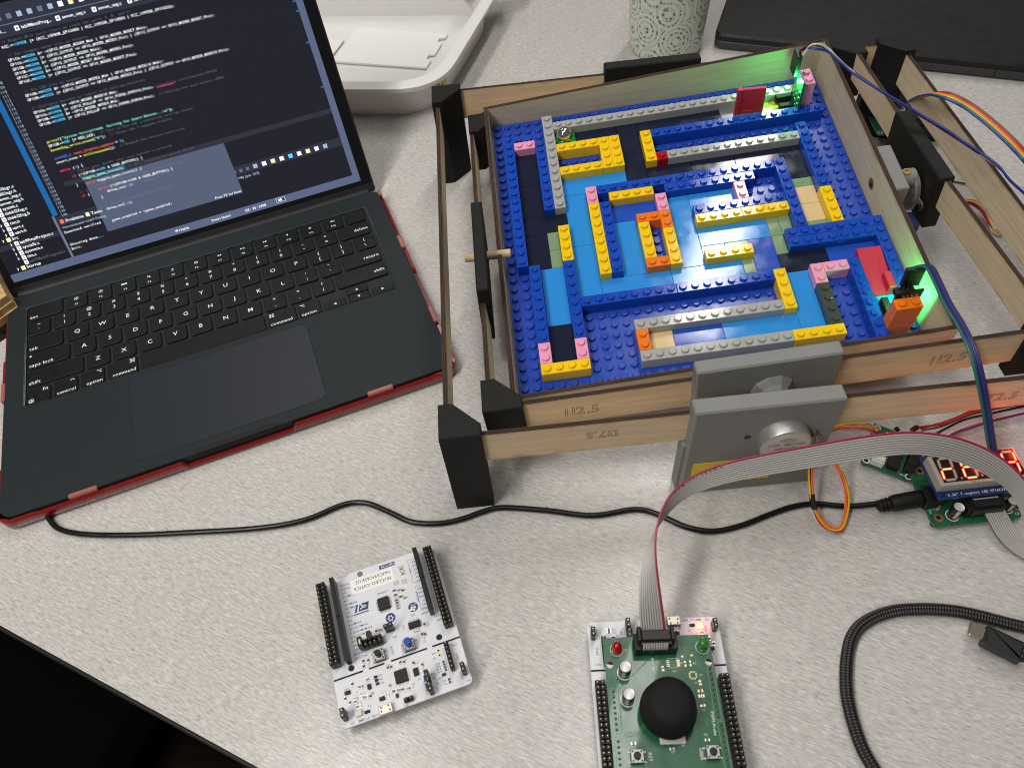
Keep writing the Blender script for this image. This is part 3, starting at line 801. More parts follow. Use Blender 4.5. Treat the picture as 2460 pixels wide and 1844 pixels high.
# ---------------- middle frame
mf = thing("middle_frame", "tilted inner frame of plywood rails with low black corner blocks, left side dipping", "frame", MO)
RR = Matrix.Rotation(ROLL, 3, 'Y')
def at_roll(x, y, z): return M4(RR, (x, y, z))
PH_ = 38.0
upv = RR @ V(0, 0, 1)
def mpost(x, y, z, sx, sy):
    o = Vector((x, y, z)) - upv*PH_
    corner_post("corner_post", PH_, mf, M4(RR, o), sx=sx, sy=sy)
mpost(23.7, 22.4, 68.5, 1, 1); mpost(347.2, 22.4, 90.2, -1, 1); mpost(26.6, 328, 58.7, 1, -1); mpost(342.0, 336, 86.0, -1, -1)
uz = upv
def mrail(a, b_, h, mats): return rail("rail", mf, Vector(a), Vector(b_), uz, h, 3.0, mats)
m1 = mrail((40, 26.3, 43.0), (338, 26.3, 62.6), 24.6, WOODM)
m2 = mrail((29.6, 40, 40.8), (30.2, 315, 31.5), 24.4, PALEM)
m3 = mrail((40, 331, 34), (332, 331, 55), 23, WOODM)
m4 = mrail((336.6, 40, 71.0), (337.0, 154, 65.5), 21.5, PALEM)
m5 = mrail((336.6, 231, 63.0), (336.2, 322, 63.5), 21.5, PALEM)
for st, x in (("112.5", 30), ("112.5", 237)):
    outline_text(st, (x, -1.56, 8), (1, 0, 0), (0, 0, 1), 10.5, m1, ETCH, .3)
# grey coupler plate on the front
mb = MB(); mb.box(-39.2, 39.2, -4.6, 4.6, -46, 0, 1.0)
MCP = M4(RR, (180.6, 21.4, 94.0)); mb.build("coupler_plate", GREY3D, mf, MCP)
mb = MB()
Mh = M4(RY, (4.0, -4.4, -24.2))
mb.lathe([(12.5, -.3), (11.5, 1.4), (8.6, 3.8), (7.0, 7.6), (6.6, 11.5)], n=10, M=Mh, sm=False); mb.build("shaft_hub", GREY3D, mf, MCP)
mb = MB(); mb.lathe([(2.6, 0), (2.6, 1.2), (1.5, 1.2), (1.4, -.6)], n=16); mb.build("brass_insert", BRASS, mf, M4(RR, (185.0, 11.6, 75.6)))
# left bearing plate, dowel
mb = MB(); mb.box(25.3, 33.2, 112, 198, 26, 75, .8); mb.build("bearing_plate", BLACK, mf)
DOW = mat("dowel_wood", (.60, .43, .26), .6, noise=.2, nscale=200)
RXm = Matrix(((0, 0, 1), (0, 1, 0), (-1, 0, 0)))
mb = MB(); mb.cyl(0, 0, 0, 32, 3.1, 18, c=.3); mb.build("dowel", DOW, mf, M4(RXm, (17.6, 166, 53)))
# right black motor plate with its motor face, hub and screws
mb = MB(); mb.box(-5, 5, -38.2, 38.2, -42, 0, .9); MRP = M4(RR, (335, 192, 89)); mb.build("motor_plate", BLACK, mf, MRP)
RXp = Matrix(((0, 0, -1), (0, 1, 0), (1, 0, 0)))
MMR = M4(RXp, (329.2, 178, 62))
mb = MB(); mb.lathe([(14.2, 0), (14.2, 2.6), (13.2, 3.4)], n=36); mb.prism(rrect(-3.5, 3.5, -21, 21, 3.4), 0, .9)
mb.build("motor_face", STEEL, mf, MMR)
mb = MB(); mb.box(-9, 1, -7, 7, 0, 5.5, .8)
mb.build("motor_gearbox", mat("motor_blue", (.02, .03, .12), .4), mf, M4(RXp, (328.6, 157.5, 53)))
mb = MB(); mb.cyl(0, 0, 0, 2.2, 2.7, 14, c=.3); mb.lathe([(2.2, 2.2), (1.3, 2.2), (1.3, 1.0)], n=8); mb.build("screw", PLAST, mf, M4(RXp, (328.4, 158.5, 62)))

# ---------------- the tray
RLG = Matrix(((0.99568974, -0.07512173, -0.05439368), (0.06674049, 0.98758202, -0.14222327), (0.0644023, 0.13797999, 0.98833894)))
MT = M4(RLG, (-22.5188, 279.9406, 22.0536))
tr = thing("maze_tray", "shallow plywood tray holding a colourful toy brick maze on a blue baseplate", "brick maze", MT)
def wall_board(p0, p1, out, z00, z01, z10, z11, name="tray_wall"):
    """upright board from p0 to p1 (tray xy of its inner face), bottoms z00,z10 tops z01,z11, thickness 3 outward"""
    p0, p1 = V(*p0, 0), V(*p1, 0); L = (p1-p0).length; X = (p1-p0).normalized(); Zv = V(0, 0, 1); Yv = Zv.cross(X)
    s_ = 1 if Yv.dot(V(*out, 0)) > 0 else -1
    R = Matrix(((X.x, Yv.x, 0), (X.y, Yv.y, 0), (0, 0, 1)))
    mb = MB(); n = 40; rnd = random.Random(int(L*7+z01)); vs = []
    for k in range(n+1):
        f_ = k/n; x = L*f_; zt = z01 + (z11-z01)*f_ + rnd.uniform(-.05, .05); zb = z00 + (z10-z00)*f_
        vs += [(x, 0, zb), (x, 0, zt), (x, 3*s_, zt), (x, 3*s_, zb)]
    mb.v = vs
    for k in range(n):
        o = k*4; q = o+4
        for (a, b_, mi) in ((0, 1, 0), (1, 2, 1), (2, 3, 0), (3, 0, 1)):
            fc = [o+a, q+a, q+b_, o+b_]
            if s_ < 0: fc.reverse()
            mb.f.append(fc); mb.mi.append(mi); mb.sm.append(False)
    mb.f += [[0, 1, 2, 3], [n*4+3, n*4+2, n*4+1, n*4]]; mb.mi += [1, 1]; mb.sm += [False, False]
    ob = mb.build(name, [WOOD_PALE, EDGE], tr, M4(R, p0))
    mb = MB()
    for off in (1.0, 2.0):
        a = off*s_
        for zz, b_ in ((0, 1),):
            mb.add([(.5, a-.16, z01+.09), (L-.5, a-.16, z11+.09), (L-.5, a+.16, z11+.09), (.5, a+.16, z01+.09)], [(0, 1, 2, 3)])
    mb.build("ply_line", GLUE, ob)
    return ob
ZFL, ZFR, ZBR, ZBL = 18.2, 32.0, 29.6, 17.4; ZB = -9
wall_board((-1.2, 257.0), (257.2, 257.0), (0, 1), ZB, ZBL, ZB, ZBR)
wall_board((-4.2, -.9), (260.2, -.9), (0, -1), ZB, ZFL, ZB, ZFR)
wall_board((-1.2, -.85), (-1.2, 260), (-1, 0), ZB, ZFL+.05, ZB, ZBL+.1)
rwb = wall_board((257.2, -.85), (257.2, 260), (1, 0), ZB, ZFR-.15, ZB, ZBR-.1)
mb = MB(); mb.lathe([(2.1, 0), (2.1, .2)], n=18); mb.build("screw_hole", GLOSSBLK, tr, M4(RXp, (257.15, 129.7, 11)))
SC2 = mat("scorch_ring", (.23, .10, .03), .7)
mb = MB(); mb.lathe([(4.2, 0), (4.2, .06)], n=20); mb.build("scorch_mark", SC2, tr, M4(RXp, (257.18, 129.9, 11.4)))
mb = MB(); mb.box(-1, 257, -.7, 256.8, -6.5, -3.2); mb.build("tray_floor", PALEM[0], tr)
# right coupler box, hub with brass insert (turns with the tray)
mb = MB(); mb.box(260.4, 270, 106, 146, -8, 30, .9); mb.build("coupler_block", GREY3D, tr)
mb = MB(); mb.cyl(0, 0, 0, 14, 6.4, 20, c=.6); mb.build("shaft_hub", GREY3D, tr, M4(Matrix(((0, 0, 1), (0, 1, 0), (-1, 0, 0))), (270, 127, 15)))
mb = MB(); mb.lathe([(2.6, 0), (2.6, 1.0), (1.5, 1.0), (1.4, -.6)], n=16); mb.build("brass_insert", BRASS, tr, M4(Matrix.Identity(3), (277, 127, 21.2)))

# bricks (grid cells of 8 mm), tiles 3.2 mm, walls 9.6 mm
def stud(mb, cx, cy, z, mi=0): mb.lathe([(2.42, z), (2.42, z+1.45), (2.18, z+1.7)], cx, cy, 16, mi, cap0=False)
BR = []   # x0, x1, y0, y1, colour, z level
def B(a, b_, c, d, col, lv=0): BR.append((a, b_, c, d, col, lv))
for q in [(1,2,13,21,'b'),(1,2,21,29,'b'),(2,4,27,28,'p'),(4,5,19,27,'b'),(5,6,19,31,'g'),(6,18,29,30,'g'),(18,30,29,30,'g'),
          (6,10,26,27,'y'),(10,11,23,27,'y'),(11,12,23,27,'y'),(6,10,23,24,'y'),(14,15,23,27,'y'),(15,23,26,27,'b'),(23,31,26,27,'b'),(15,16,23,24,'r'),(16,28,23,24,'g'),
          (9,17,20,21,'b'),(17,25,20,21,'b'),(15,23,19,20,'b'),(25,26,13,21,'b'),(8,9,19,21,'p'),(8,9,15,19,'y'),(8,9,11,15,'y'),(9,10,11,19,'b'),(10,14,19,20,'y'),
          (14,15,17,19,'p'),(12,14,16,17,'o'),(14,15,15,17,'o'),(12,13,12,16,'y'),(14,15,11,15,'y'),(12,14,11,12,'o'),(17,25,16,17,'b'),(17,21,15,16,'y'),(21,25,15,16,'y'),
          (21,22,17,19,'p'),(28,29,17,25,'b'),(28,29,13,17,'y'),(24,32,12,13,'b'),(24,28,11,12,'b'),(28,31,11,12,'b'),(31,32,4,12,'b'),(17,21,11,12,'y'),
          (6,14,8,9,'b'),(14,22,8,9,'b'),(22,23,5,9,'y'),(10,22,5,6,'g'),(10,11,3,5,'o'),(10,22,2,3,'g'),(22,26,2,3,'y'),(25,26,7,9,'p'),(26,28,8,9,'p'),(25,26,3,7,'d'),
          (28,29,1,9,'b'),(2,3,5,13,'b'),(2,3,3,5,'p'),(5,6,13,17,'y'),(5,6,5,13,'b'),(5,6,3,5,'p'),(2,6,2,3,'y')]: B(*q)
for lv in range(3): B(29, 30, 27, 29, 'p', lv); B(29, 31, 2, 3, 'o', lv)
TL = [(2,4,23,27,'n'),(2,4,19,23,'n'),(2,6,17,19,'n'),(2,4,13,17,'n'),(4,5,15,17,'s'),(4,5,13,15,'s'),(3,5,7,13,'a'),(3,5,3,7,'n'),(6,12,21,23,'a'),(6,8,15,21,'a'),(6,8,9,15,'a'),
      (6,8,27,29,'e'),(8,12,27,29,'n'),(12,14,25,29,'n'),(14,18,27,29,'n'),(18,22,27,29,'n'),(22,26,27,29,'q'),(26,28,27,29,'k'),(12,14,21,25,'n'),(14,18,21,23,'n'),(18,22,21,23,'n'),(22,26,21,23,'n'),(26,28,19,23,'n'),
      (26,28,18,19,'s'),(26,28,16,18,'t'),(26,28,14,16,'t'),(26,28,13,14,'s'),(10,14,17,19,'v'),(10,12,11,17,'a'),(15,17,11,19,'a'),(17,21,17,19,'a'),(17,23,13,15,'a'),
      (23,24,13,15,'s'),(24,25,13,15,'s'),(23,24,11,13,'s'),(17,19,12,13,'s'),(19,21,12,13,'s'),(21,23,9,13,'v'),(20,21,9,11,'s'),(14,20,9,11,'a'),(8,14,9,11,'a'),
      (23,27,9,11,'n'),(27,31,9,11,'v'),(29,31,6,9,'v'),(29,31,3,6,'a'),(23,25,3,9,'a'),(17,23,3,5,'a'),(13,17,3,5,'v'),(11,13,3,5,'t')]
cov = set()
for a, b_, c, d, *_ in BR + TL:
    for i in range(a, b_):
        for j in range(c, d): cov.add((i, j))
mb = MB(); mb.box(0, 256, 0, 256, -3.2, 0, .3)
for i in range(32):
    for j in range(32):
        if (i, j) not in cov: stud(mb, i*8+4, j*8+4, 0)
mb.build("baseplate", BASEBLUE, tr)
BM = {}
def brick_mesh(nx, ny, col, tile):
    k = (nx, ny, col, tile)
    if k in BM: return BM[k]
    mb = MB(); h = 3.2 if tile else 9.6
    mb.box(.06, nx*8-.06, .06, ny*8-.06, .02, h, .28 if not tile else .22)
    if not tile:
        for i in range(nx):
            for j in range(ny): stud(mb, i*8+4, j*8+4, h-.02)
    ob = mb.build("tile" if tile else "brick", LM[col]); me = ob.data; bpy.data.objects.remove(ob)
    BM[k] = me; return me
rnd = random.Random(3)
for a, b_, c, d, col, lv in BR:
    q = M4(rotz(rnd.uniform(-.0015, .0015)), (a*8, c*8, lv*9.6)); link("brick", brick_mesh(b_-a, d-c, col, False), tr, q)
for a, b_, c, d, col in TL:
    q = M4(rotz(rnd.uniform(-.001, .001)), (a*8, c*8, rnd.uniform(-.02, .03))); link("tile", brick_mesh(b_-a, d-c, col, True), tr, q)

def in_tray(M): return MT @ M
# things lying or standing in the tray
bl = MB(); bl.sphere((0, 0, 0), 6.2, 40, 24); bl = bl.build("steel_ball", CHROME, None, None)
q = MT @ Vector((6.95*8, 28.1*8, 3.2+6.2)); bl.location = q*S; tag(bl, "small shiny steel ball in the top left corridor of the maze", "ball")
RED3 = mat("printed_red", (.52, .016, .045), .42, bump=.3, bscale=500, stretch=(2.2, .25, 1), noise=.12, nscale=300)
fl = MB(); fl.box(-10.5, 10.5, -1.3, 1.3, 0, 22.5, .3); fl.box(-10.6, -7.2, -2.6, 1.3, 0, 23.4, .4); fl.box(-6, 3, -1.7, -1.0, 0, 3, .2)
fl = fl.build("plastic_gate", RED3); fl.matrix_basis = (lambda m_: (setattr(m_, 'translation', m_.translation*S), m_)[1])(in_tray(M4(rotz(-.10), (196.5, 224.5, 3.3))))
tag(fl, "upright red plastic gate across the corridor near the glowing green light", "gate")
rp = MB()
rp.add([(0, 0, 0), (15.2, 0, 0), (15.2, 35, 0), (0, 35, 0), (0, 0, 1.6), (15.2, 0, 1.6), (15.2, 35, 6.2), (0, 35, 6.2)], [(0, 3, 2, 1), (0, 1, 5, 4), (1, 2, 6, 5), (2, 3, 7, 6), (3, 0, 4, 7), (4, 5, 6, 7)])
rp.box(10.0, 15.0, 1.0, 13.5, 1.0, 7.4, .4)
rp = rp.build("plastic_ramp", RED3); rp.matrix_basis = (lambda m_: (setattr(m_, 'translation', m_.translation*S), m_)[1])(in_tray(M4(Matrix.Identity(3), (232.4, 43.6, 3.3))))
tag(rp, "ribbed red plastic ramp lying in the lower right corridor", "ramp")
GEM = mat("green_led_lit", (.1, .5, .3), .3, emit=(.25, 1.0, .62), estr=26)
def green_light(M, p, power, name="led_glow", size=.0016):
    l = bpy.data.lights.new(name, 'POINT'); l.energy = power; l.color = (.05, 1.0, .20); l.shadow_soft_size = size
    o = bpy.data.objects.new(name, l); COL.objects.link(o); o.location = (M @ Vector(p))*S; return o
def smat(M):
    q = M.copy(); q.translation = q.translation*S; return q
# sensor board near the back right corner (plane faces -x), black plug on top
s1 = thing("sensor_board", "upright sensor board with a glowing green light beside the pink brick tower", "circuit board", MT @ M4(Matrix.Identity(3), (229.4, 0, 0)))
mb = MB(); mb.box(-.8, .8, 211, 229, 3.4, 34.5, .15); mb.build("board", PCBG, s1)
mb = MB(); mb.box(-4.6, -1.0, 222.5, 233.2, 31, 48, .4); mb.box(-1.9, -.6, 224, 232, 27.5, 31); mb.build("plug", PLAST, s1)
mb = MB(); mb.box(-2.0, -.7, 217.6, 220.2, 28.8, 31.2, .2); mb.build("led", GEM, s1)
green_light(MT, (226.0, 219.0, 30.2), .05)
mb = MB(); mb.box(-12.5, -.9, 226.2, 230, 5.5, 11.5, .5); mb.build("emitter", PLAST, s1)
mb = MB(); mb.box(-11, -.9, 219.4, 223.6, 4, 8.5, .5); mb.build("receiver", PLAST, s1)
mb = MB()
for k in range(4): mb.cyl(0, 0, 0, .3, .8, 10, M=M4(RXp, (-.82, 215 + k*2.9, 6.6 + k*3.2)))
mb.build("solder_joints", SOLDER, s1)
mb = MB()
for k in range(9):
    y_ = 213.5 + (k % 3)*4.6; z_ = 12 + (k//3)*5.2; mb.box(-1.4, -.75, y_, y_+1.6, z_, z_+2.2)
mb.build("surface_parts", SOLDER, s1)
# sensor board behind the orange tower (plane faces the back)
s2 = thing("sensor_board", "sensor board with a black plug standing behind the orange brick tower", "circuit board", MT @ M4(Matrix.Identity(3), (0, 26.4, 0)))
mb = MB(); mb.box(234.6, 250.4, -.8, .8, 3.4, 31.8, .15); mb.build("board", PCBK, s2)
mb = MB()
for k in range(4): mb.cyl(0, 0, 0, .7, .85, 10, c=.3, M=M4(RY, (239.2 + k*2.54, -.8, 27.6)))
mb.build("solder_joints", SOLDER, s2)
mb = MB(); mb.box(236.4, 248.4, .8, 7.2, 23.0, 26.2, .3); mb.build("pin_header", PLAST, s2)
mb = MB(); mb.box(-5.4, 5.4, -1.6, 1.6, 0, 16, .3); mb.box(-5, 5, -1.75, -1.55, 3, 14)
mb.build("plug", PLAST, s2, M4(Matrix.Rotation(-.06, 3, 'X') @ Matrix.Rotation(-.03, 3, 'Y'), (245.2, 7.0, 27.5)))
mb = MB()
for k in range(3): mb.cyl(0, 0, 22, 29.5, .35, 6, M=M4(Matrix.Identity(3), (241.6 + k*2.7, 5.6, 0)))
mb.build("pins", SOLDER, s2)
mb = MB(); mb.box(242.9, 245.1, .8, 2.0, 16, 18, .2); mb.build("led", GEM, s2)
mb = MB(); mb.box(235, 239.4, 1, 12, 4, 10, .4); mb.build("emitter", PLAST, s2)
green_light(MT, (244.5, 31.5, 17.0), .058)

# ------------------------------------------------------------------ white microcontroller boards
SHUNT = mat("jumper_black", (.013, .013, .014), .35)
def pin_block(mb, x0, y0, nx, ny, zb, hb, zt, mi=0, mp=1, pitch=2.54, pr=.32):
    """dark plastic strip of nx x ny cells plus the square gold pins standing in it"""
    for i in range(nx):
        for j in range(ny):
            cx, cy = x0 + i*pitch, y0 + j*pitch
            mb.box(cx-pitch/2+.03, cx+pitch/2-.03, cy-pitch/2+.03, cy+pitch/2-.03, zb, zb+hb, .35, mi)
            mb.box(cx-pr, cx+pr, cy-pr, cy+pr, zb+hb-.05, zt, .12, mp)
def socket(mb, cx, y0, y1, zb, h, holes=True):
    mb.box(cx-1.25, cx+1.25, y0, y1, zb, zb+h, .2, 0)
    n = int((y1-y0)/2.54)
    for k in range(n):
        cy = y0 + (k+.5)*(y1-y0)/n
        mb.box(cx-.45, cx+.45, cy-.45, cy+.45, zb+h-.02, zb+h+.03, 0, 1)
def qfp(parent, x0, x1, y0, y1, zb, n, ang=0):
    cx, cy = (x0+x1)/2, (y0+y1)/2; w2 = (x1-x0)/2; h2 = (y1-y0)/2
    q = M4(rotz(ang), (cx, cy, zb))
    mb = MB(); mb.box(-w2, w2, -h2, h2, .15, 1.5, .22, 0); mb.cyl(-w2+1, -h2+1, 1.5, 1.53, .4, 10, mi=2)
    for k in range(n):
        t = -w2 + .7 + (2*w2-1.4)*k/(n-1)
        mb.box(t-.14, t+.14, -h2-1.0, -h2, .02, .4, 0, 1); mb.box(t-.14, t+.14, h2, h2+1.0, .02, .4, 0, 1)
        mb.box(-w2-1.0, -w2, t-.14, t+.14, .02, .4, 0, 1); mb.box(w2, w2+1.0, t-.14, t+.14, .02, .4, 0, 1)
    return mb.build("chip", [CHIP, SOLDER, GROOVE], parent, q)
def smd(mb, x, y, z, lx, ly, kind):
    """tiny part with silvery ends"""
    if lx > ly:
        mb.box(x-lx/2, x-lx*.27, y-ly/2, y+ly/2, z, z+.5, 0, 1); mb.box(x+lx*.27, x+lx/2, y-ly/2, y+ly/2, z, z+.5, 0, 1); mb.box(x-lx*.27, x+lx*.27, y-ly/2, y+ly/2, z, z+.52, 0, kind)
    else:
        mb.box(x-lx/2, x+lx/2, y-ly/2, y-ly*.27, z, z+.5, 0, 1); mb.box(x-lx/2, x+lx/2, y+ly*.27, y+ly/2, z, z+.5, 0, 1); mb.box(x-lx/2, x+lx/2, y-ly*.27, y+ly*.27, z, z+.52, 0, kind)
def sot(mb, x, y, z, lx, ly):
    mb.box(x-lx/2, x+lx/2, y-ly/2, y+ly/2, z+.1, z+1.0, .12, 0)
    for s_ in (-1, 1):
        for k in (-.3, .3): mb.box(x+k*lx-.2, x+k*lx+.2, y+s_*ly/2-.05, y+s_*(ly/2+.5), z+.02, z+.25, 0, 1)
def tact(parent, x, y, z, capm, hc, rc, ang=0.0, s=3.0, name="push_button"):
    q = M4(rotz(ang), (x, y, z))
    mb = MB(); mb.box(-s, s, -s, s, .1, 2.0, .2, 0); mb.box(-s-.05, s+.05, -s-.05, s+.05, 2.0, 3.4, .25, 1)
    for sx in (-1, 1):
        for sy in (-1, 1):
            mb.box(sx*s, sx*(s+1.5), sy*2.2-.5, sy*2.2+.5, .02, .5, .1, 1)
            mb.cyl(sx*(s-.9), sy*(s-.9), 3.4, 3.7, .45, 8, mi=0)
    o = mb.build(name, [PLAST, STEEL], parent, q)
    mb = MB(); mb.cyl(0, 0, 3.3, hc, rc, 20, c=.25); mb.build("button_cap", capm, o)
    return o
def header_jumper(parent, x, y, z, n, ang=0, shunt=True, hb=2.5, zt=8.3, name="jumper_header", at=0):
    q = M4(rotz(ang), (x, y, z))
    mb = MB(); pin_block(mb, 0, 0, 1, n, 0, hb, zt)
    o = mb.build(name, [PLAST, GOLD], parent, q)
    if shunt:
        mb = MB(); mb.box(-1.2, 1.2, at*2.54-1.25, at*2.54+3.8, 2.5, 8.0, .3); mb.box(-.3, .3, at*2.54-.3, at*2.54+.3, 7.9, 8.25, 0, 1); mb.box(-.3, .3, at*2.54+2.24, at*2.54+2.84, 7.9, 8.25, 0, 1)
        mb.build("jumper_cap", [SHUNT, GOLD], o)
    return o
BLUEBTN = mat("blue_button", (.012, .06, .36), .4)
LEDW = mat("led_white", (.62, .58, .48), .4)
LEDR_ON = mat("led_red_lit", (.8, .05, .03), .3, emit=(1.0, .10, .06), estr=9)
def nucleo(name, label, M, bare=True):
    t = thing(name, label, "circuit board", M, "white microcontroller boards")
    zb = 8.0; zt = 9.5
    # outline with the notch and the two break-off slots
    out = [(0.4, 80.8), (2.6, 81.9), (16.6, 81.9), (19.6, 82.5), (67.6, 82.5)] + [(67.6 + 2.4*math.sin(a), 80.1 + 2.4*math.cos(a)) for a in (math.pi/8*k for k in range(5))]
    mb = MB()
    top_half = [(0, 25.9), (70, 25.9), (70, 80.1)] + list(reversed(out[4:-1])) + [(19.6, 82.5), (17.6, 81.2), (2.2, 81.2), (0, 79)]
    mb.prism(top_half, zb, zt, 0, 0)
    mb.prism(rrect(0, 70, 0, 25.0, (2.4, 2.4, 0, 0), 5), zb, zt, 0, 0)
    for a, b_ in ((16, 19.2), (27.8, 31.4), (51.6, 54.4)): mb.box(a, b_, 24.95, 25.95, zb, zt-.002)
    mb.build("board", [PCBW], t)
    # holes and slots seen from above as dark openings with their own rim
    mb = MB()
    for x, y, r in ((59.3, 29.1, 1.7), (10.3, 29.0, 1.7)): mb.cyl(x, y, zt-.05, zt+.03, r, 24)
    for a, b_ in ((0, 16), (19.2, 27.8), (31.4, 51.6), (54.4, 70)): mb.prism(rrect(a, b_, 24.95, 25.95, .48 if 0 < a and b_ < 70 else .3, 3), zt-.05, zt+.012)
    mb.build("slot", GROOVE, t)
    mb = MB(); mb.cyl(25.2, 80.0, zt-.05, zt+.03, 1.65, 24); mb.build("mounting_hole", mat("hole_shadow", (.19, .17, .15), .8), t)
    # feet: the long pins below carry the board
    mb = MB()
    for x0 in (1.9, 64.3):
        for i in range(2):
            for j in range(19): mb.box(x0+i*2.54-.3, x0+i*2.54+.3, 32.6+j*2.54-.3, 32.6+j*2.54+.3, 0.1, zb)
    mb.build("pins", [GOLD], t, kind='stuff')
    for x0 in (1.9, 65.2 if False else 64.9):
        mb = MB(); pin_block(mb, x0, 32.6 if x0 < 30 else 33.2, 2, 19, zt, 6.9, zt+8.3)
        mb.build("pin_header", [PLAST, GOLD], t)
    if bare:
        for cx, y0, y1 in ((10.1, 31.0, 55.6), (10.1, 55.9, 79.6), (59.2, 42.0, 61.6), (59.2, 61.9, 81.0)):
            mb = MB(); socket(mb, cx, y0, y1, zt, 8.5); mb.build("socket_strip", [PLAST, GROOVE], t)
        mb = MB(); mb.prism(rrect(18.4, 43.6, 69.0, 77.8, .8), zt, zt+.08); st_ = mb.build("sticker", mat("sticker_paper", (.80, .79, .77), .4), t)
        mb = MB()
        mb.text("NUCLEO-C031C6", (41.6, 75.0-1.9, zt+.1), (-1, 0, 0), (0, -1, 0), 3.0) if False else None
        mb.text("NUCLEO-C031C6", (42.0, 72.6, zt+.1), (-1, 0, 0), (0, -1, 0), 2.75); mb.text("NUC031C6SKU2", (42.0, 76.4, zt+.1), (-1, 0, 0), (0, -1, 0), 2.75)
        mb.build("lettering", INKBLK, st_)
        mb = MB(); mb.box(36.6, 45.8, 78.6, 80.9, zt, zt+.02, 0, 0); mb.text("MB1717B", (45.3, 80.5, zt+.03), (-1, 0, 0), (0, -1, 0), 2.0, 1); mb.build("print", [INKBLUE, INKWHITE], t)
        qfp(t, 31.4, 37.9, 54.1, 61.2, zt, 12)
        # maker's emblem, read upside down from here: blue slanted block with white letters, bar below it
        mb = MB()
        E = lambda u, v: (26.8 - u*9.0, 61.4 - v*4.0, zt+.015)         # u to the right and v down in the emblem's own sense... drawn rotated half a turn
        F_ = lambda u, v: (17.9 + u*8.9, 58.2 + v*4.3, zt+.015)
        mb.add([F_(0, 0), F_(.13, 0), F_(.30, 1), F_(.17, 1)], [(0, 1, 2, 3)], 0)
        mb.add([F_(.24, 0), F_(.86, 0), F_(1.0, 1), F_(.40, 1)], [(0, 1, 2, 3)], 0)
        mb.add([F_(-.12, -.34), F_(.86, -.34), F_(.89, -.18), F_(-.08, -.18)], [(0, 1, 2, 3)], 0)
        G_ = lambda u, v: (F_(u, v)[0], F_(u, v)[1], zt+.03)
        pts = [(.46, .98), (.52, .62), (.72, .62), (.78, .52), (.70, .40), (.50, .40), (.40, .28)]
        for (a, b_), (c, d_) in zip(pts, pts[1:]):
            A, Bq = V(*G_(a, b_)), V(*G_(c, d_)); d2 = (Bq-A).normalized()*.33; p2 = V(-d2.y, d2.x, 0)
            mb.add([A-d2*.4+p2, A-d2*.4-p2, Bq+d2*.4-p2, Bq+d2*.4+p2], [(0, 1, 2, 3)], 1)
        for cx, cy in ((49.8, 50.4), (36.4, 48.7)): mb.cyl(cx, cy, zt, zt+.02, 2.75, 32, mi=0)
        # white marks within the two round emblems
        for a in range(3):
            an = a*2.09+.5; mb.cyl(49.8+.75*math.cos(an), 49.7+.75*math.sin(an), zt+.02, zt+.03, .85, 12, mi=1)
        mb.add([(47.6, 48.6, zt+.031), (49.6, 49.2, zt+.031), (49.0, 50.3, zt+.031), (47.3, 49.5, zt+.031)], [(0, 1, 2, 3)], 1)
        mb.text("STM32", (51.9, 52.2, zt+.031), (-1, 0, 0), (0, -1, 0), 1.2, 1)
        for a in range(6):
            an = a*math.pi/3; mb.cyl(36.4+1.25*math.cos(an), 48.5+1.25*math.sin(an), zt+.02, zt+.032, .5, 10, mi=1)
        mb.build("emblem", [INKBLUE, INKWHITE], t)
        # regulator with tab
        mb = MB(); mb.box(44.9, 51.6, 38.3, 41.9, zt+.1, zt+1.7, .2, 0); mb.box(46.6, 50.0, 36.0, 38.4, zt+.02, zt+.5, .1, 1)
        for k in range(3): mb.box(45.3+k*2.3, 46.5+k*2.3, 41.8, 43.6, zt+.02, zt+.5, .1, 1)
        mb.build("regulator", [CHIP, SOLDER], t)
        tact(t, 42.9, 29.9, zt, BLUEBTN, 8.4, 2.1, .0); tact(t, 26.2, 29.9, zt, PLAST, 7.0, 1.75, .0)
        header_jumper(t, 33.6, 42.0, zt, 2, -math.pi/2, True)
        mb = MB(); pin_block(mb, 21.0, 36.6, 4, 2, zt, 4.5, zt+7.0); mb.build("pin_header", [PLAST, GOLD], t)
        mb = MB(); mb.box(17.2, 19.8, 35.6, 41.2, zt+1.2, zt+8.2, .3); mb.box(18.1, 18.9, 37, 39.6, zt+8.1, zt+8.3, 0, 1); mb.build("jumper_cap", [SHUNT, GOLD], t)
        mb = MB(); mb.box(22.6, 25.0, 37.6, 42.8, zt+1.2, zt+8.0, .3); mb.build("jumper_cap", [SHUNT], t)
        # legends along the sockets
        mb = MB()
        for k, s_ in enumerate(("RX/D0", "TX/D1", "D2", "PWM/D3", "D4", "PWM/D5", "PWM/D6", "D7", "CN5", "D8", "PWM/D9", "PWM/CS/D10", "PWM/MOSI/D11", "MISO/D12", "SCK/D13", "GND", "AVDD", "SDA/D14", "SCL/D15")):
            y = 76.6 - k*2.42; mb.text(s_, (13.2 + sum(adv(c) for c in s_)*1.75, y+.6, zt+.02), (-1, 0, 0), (0, -1, 0), 1.75)
        for k, s_ in enumerate(("A5", "A4", "A3", "A2", "A1", "A0")): mb.text(s_, (57.6, 77.2-k*2.45, zt+.02), (-1, 0, 0), (0, -1, 0), 1.7)
        for k, s_ in enumerate(("VIN", "GND", "GND", "5V", "3V3", "NRST", "IOREF")): mb.text(s_, (57.6, 60.2-k*2.45, zt+.02), (-1, 0, 0), (0, -1, 0), 1.6)
        for s_, x, y in (("GND", 63.4, 41.6), ("E5V", 63.4, 39.0), ("LQFP48", 38.4, 65.2), ("U5", 49.8, 46.4), ("JP6", 37.4, 38.0), ("JP5", 31.8, 37.0)): mb.text(s_, (x, y, zt+.02), (-1, 0, 0), (0, -1, 0), 1.7)
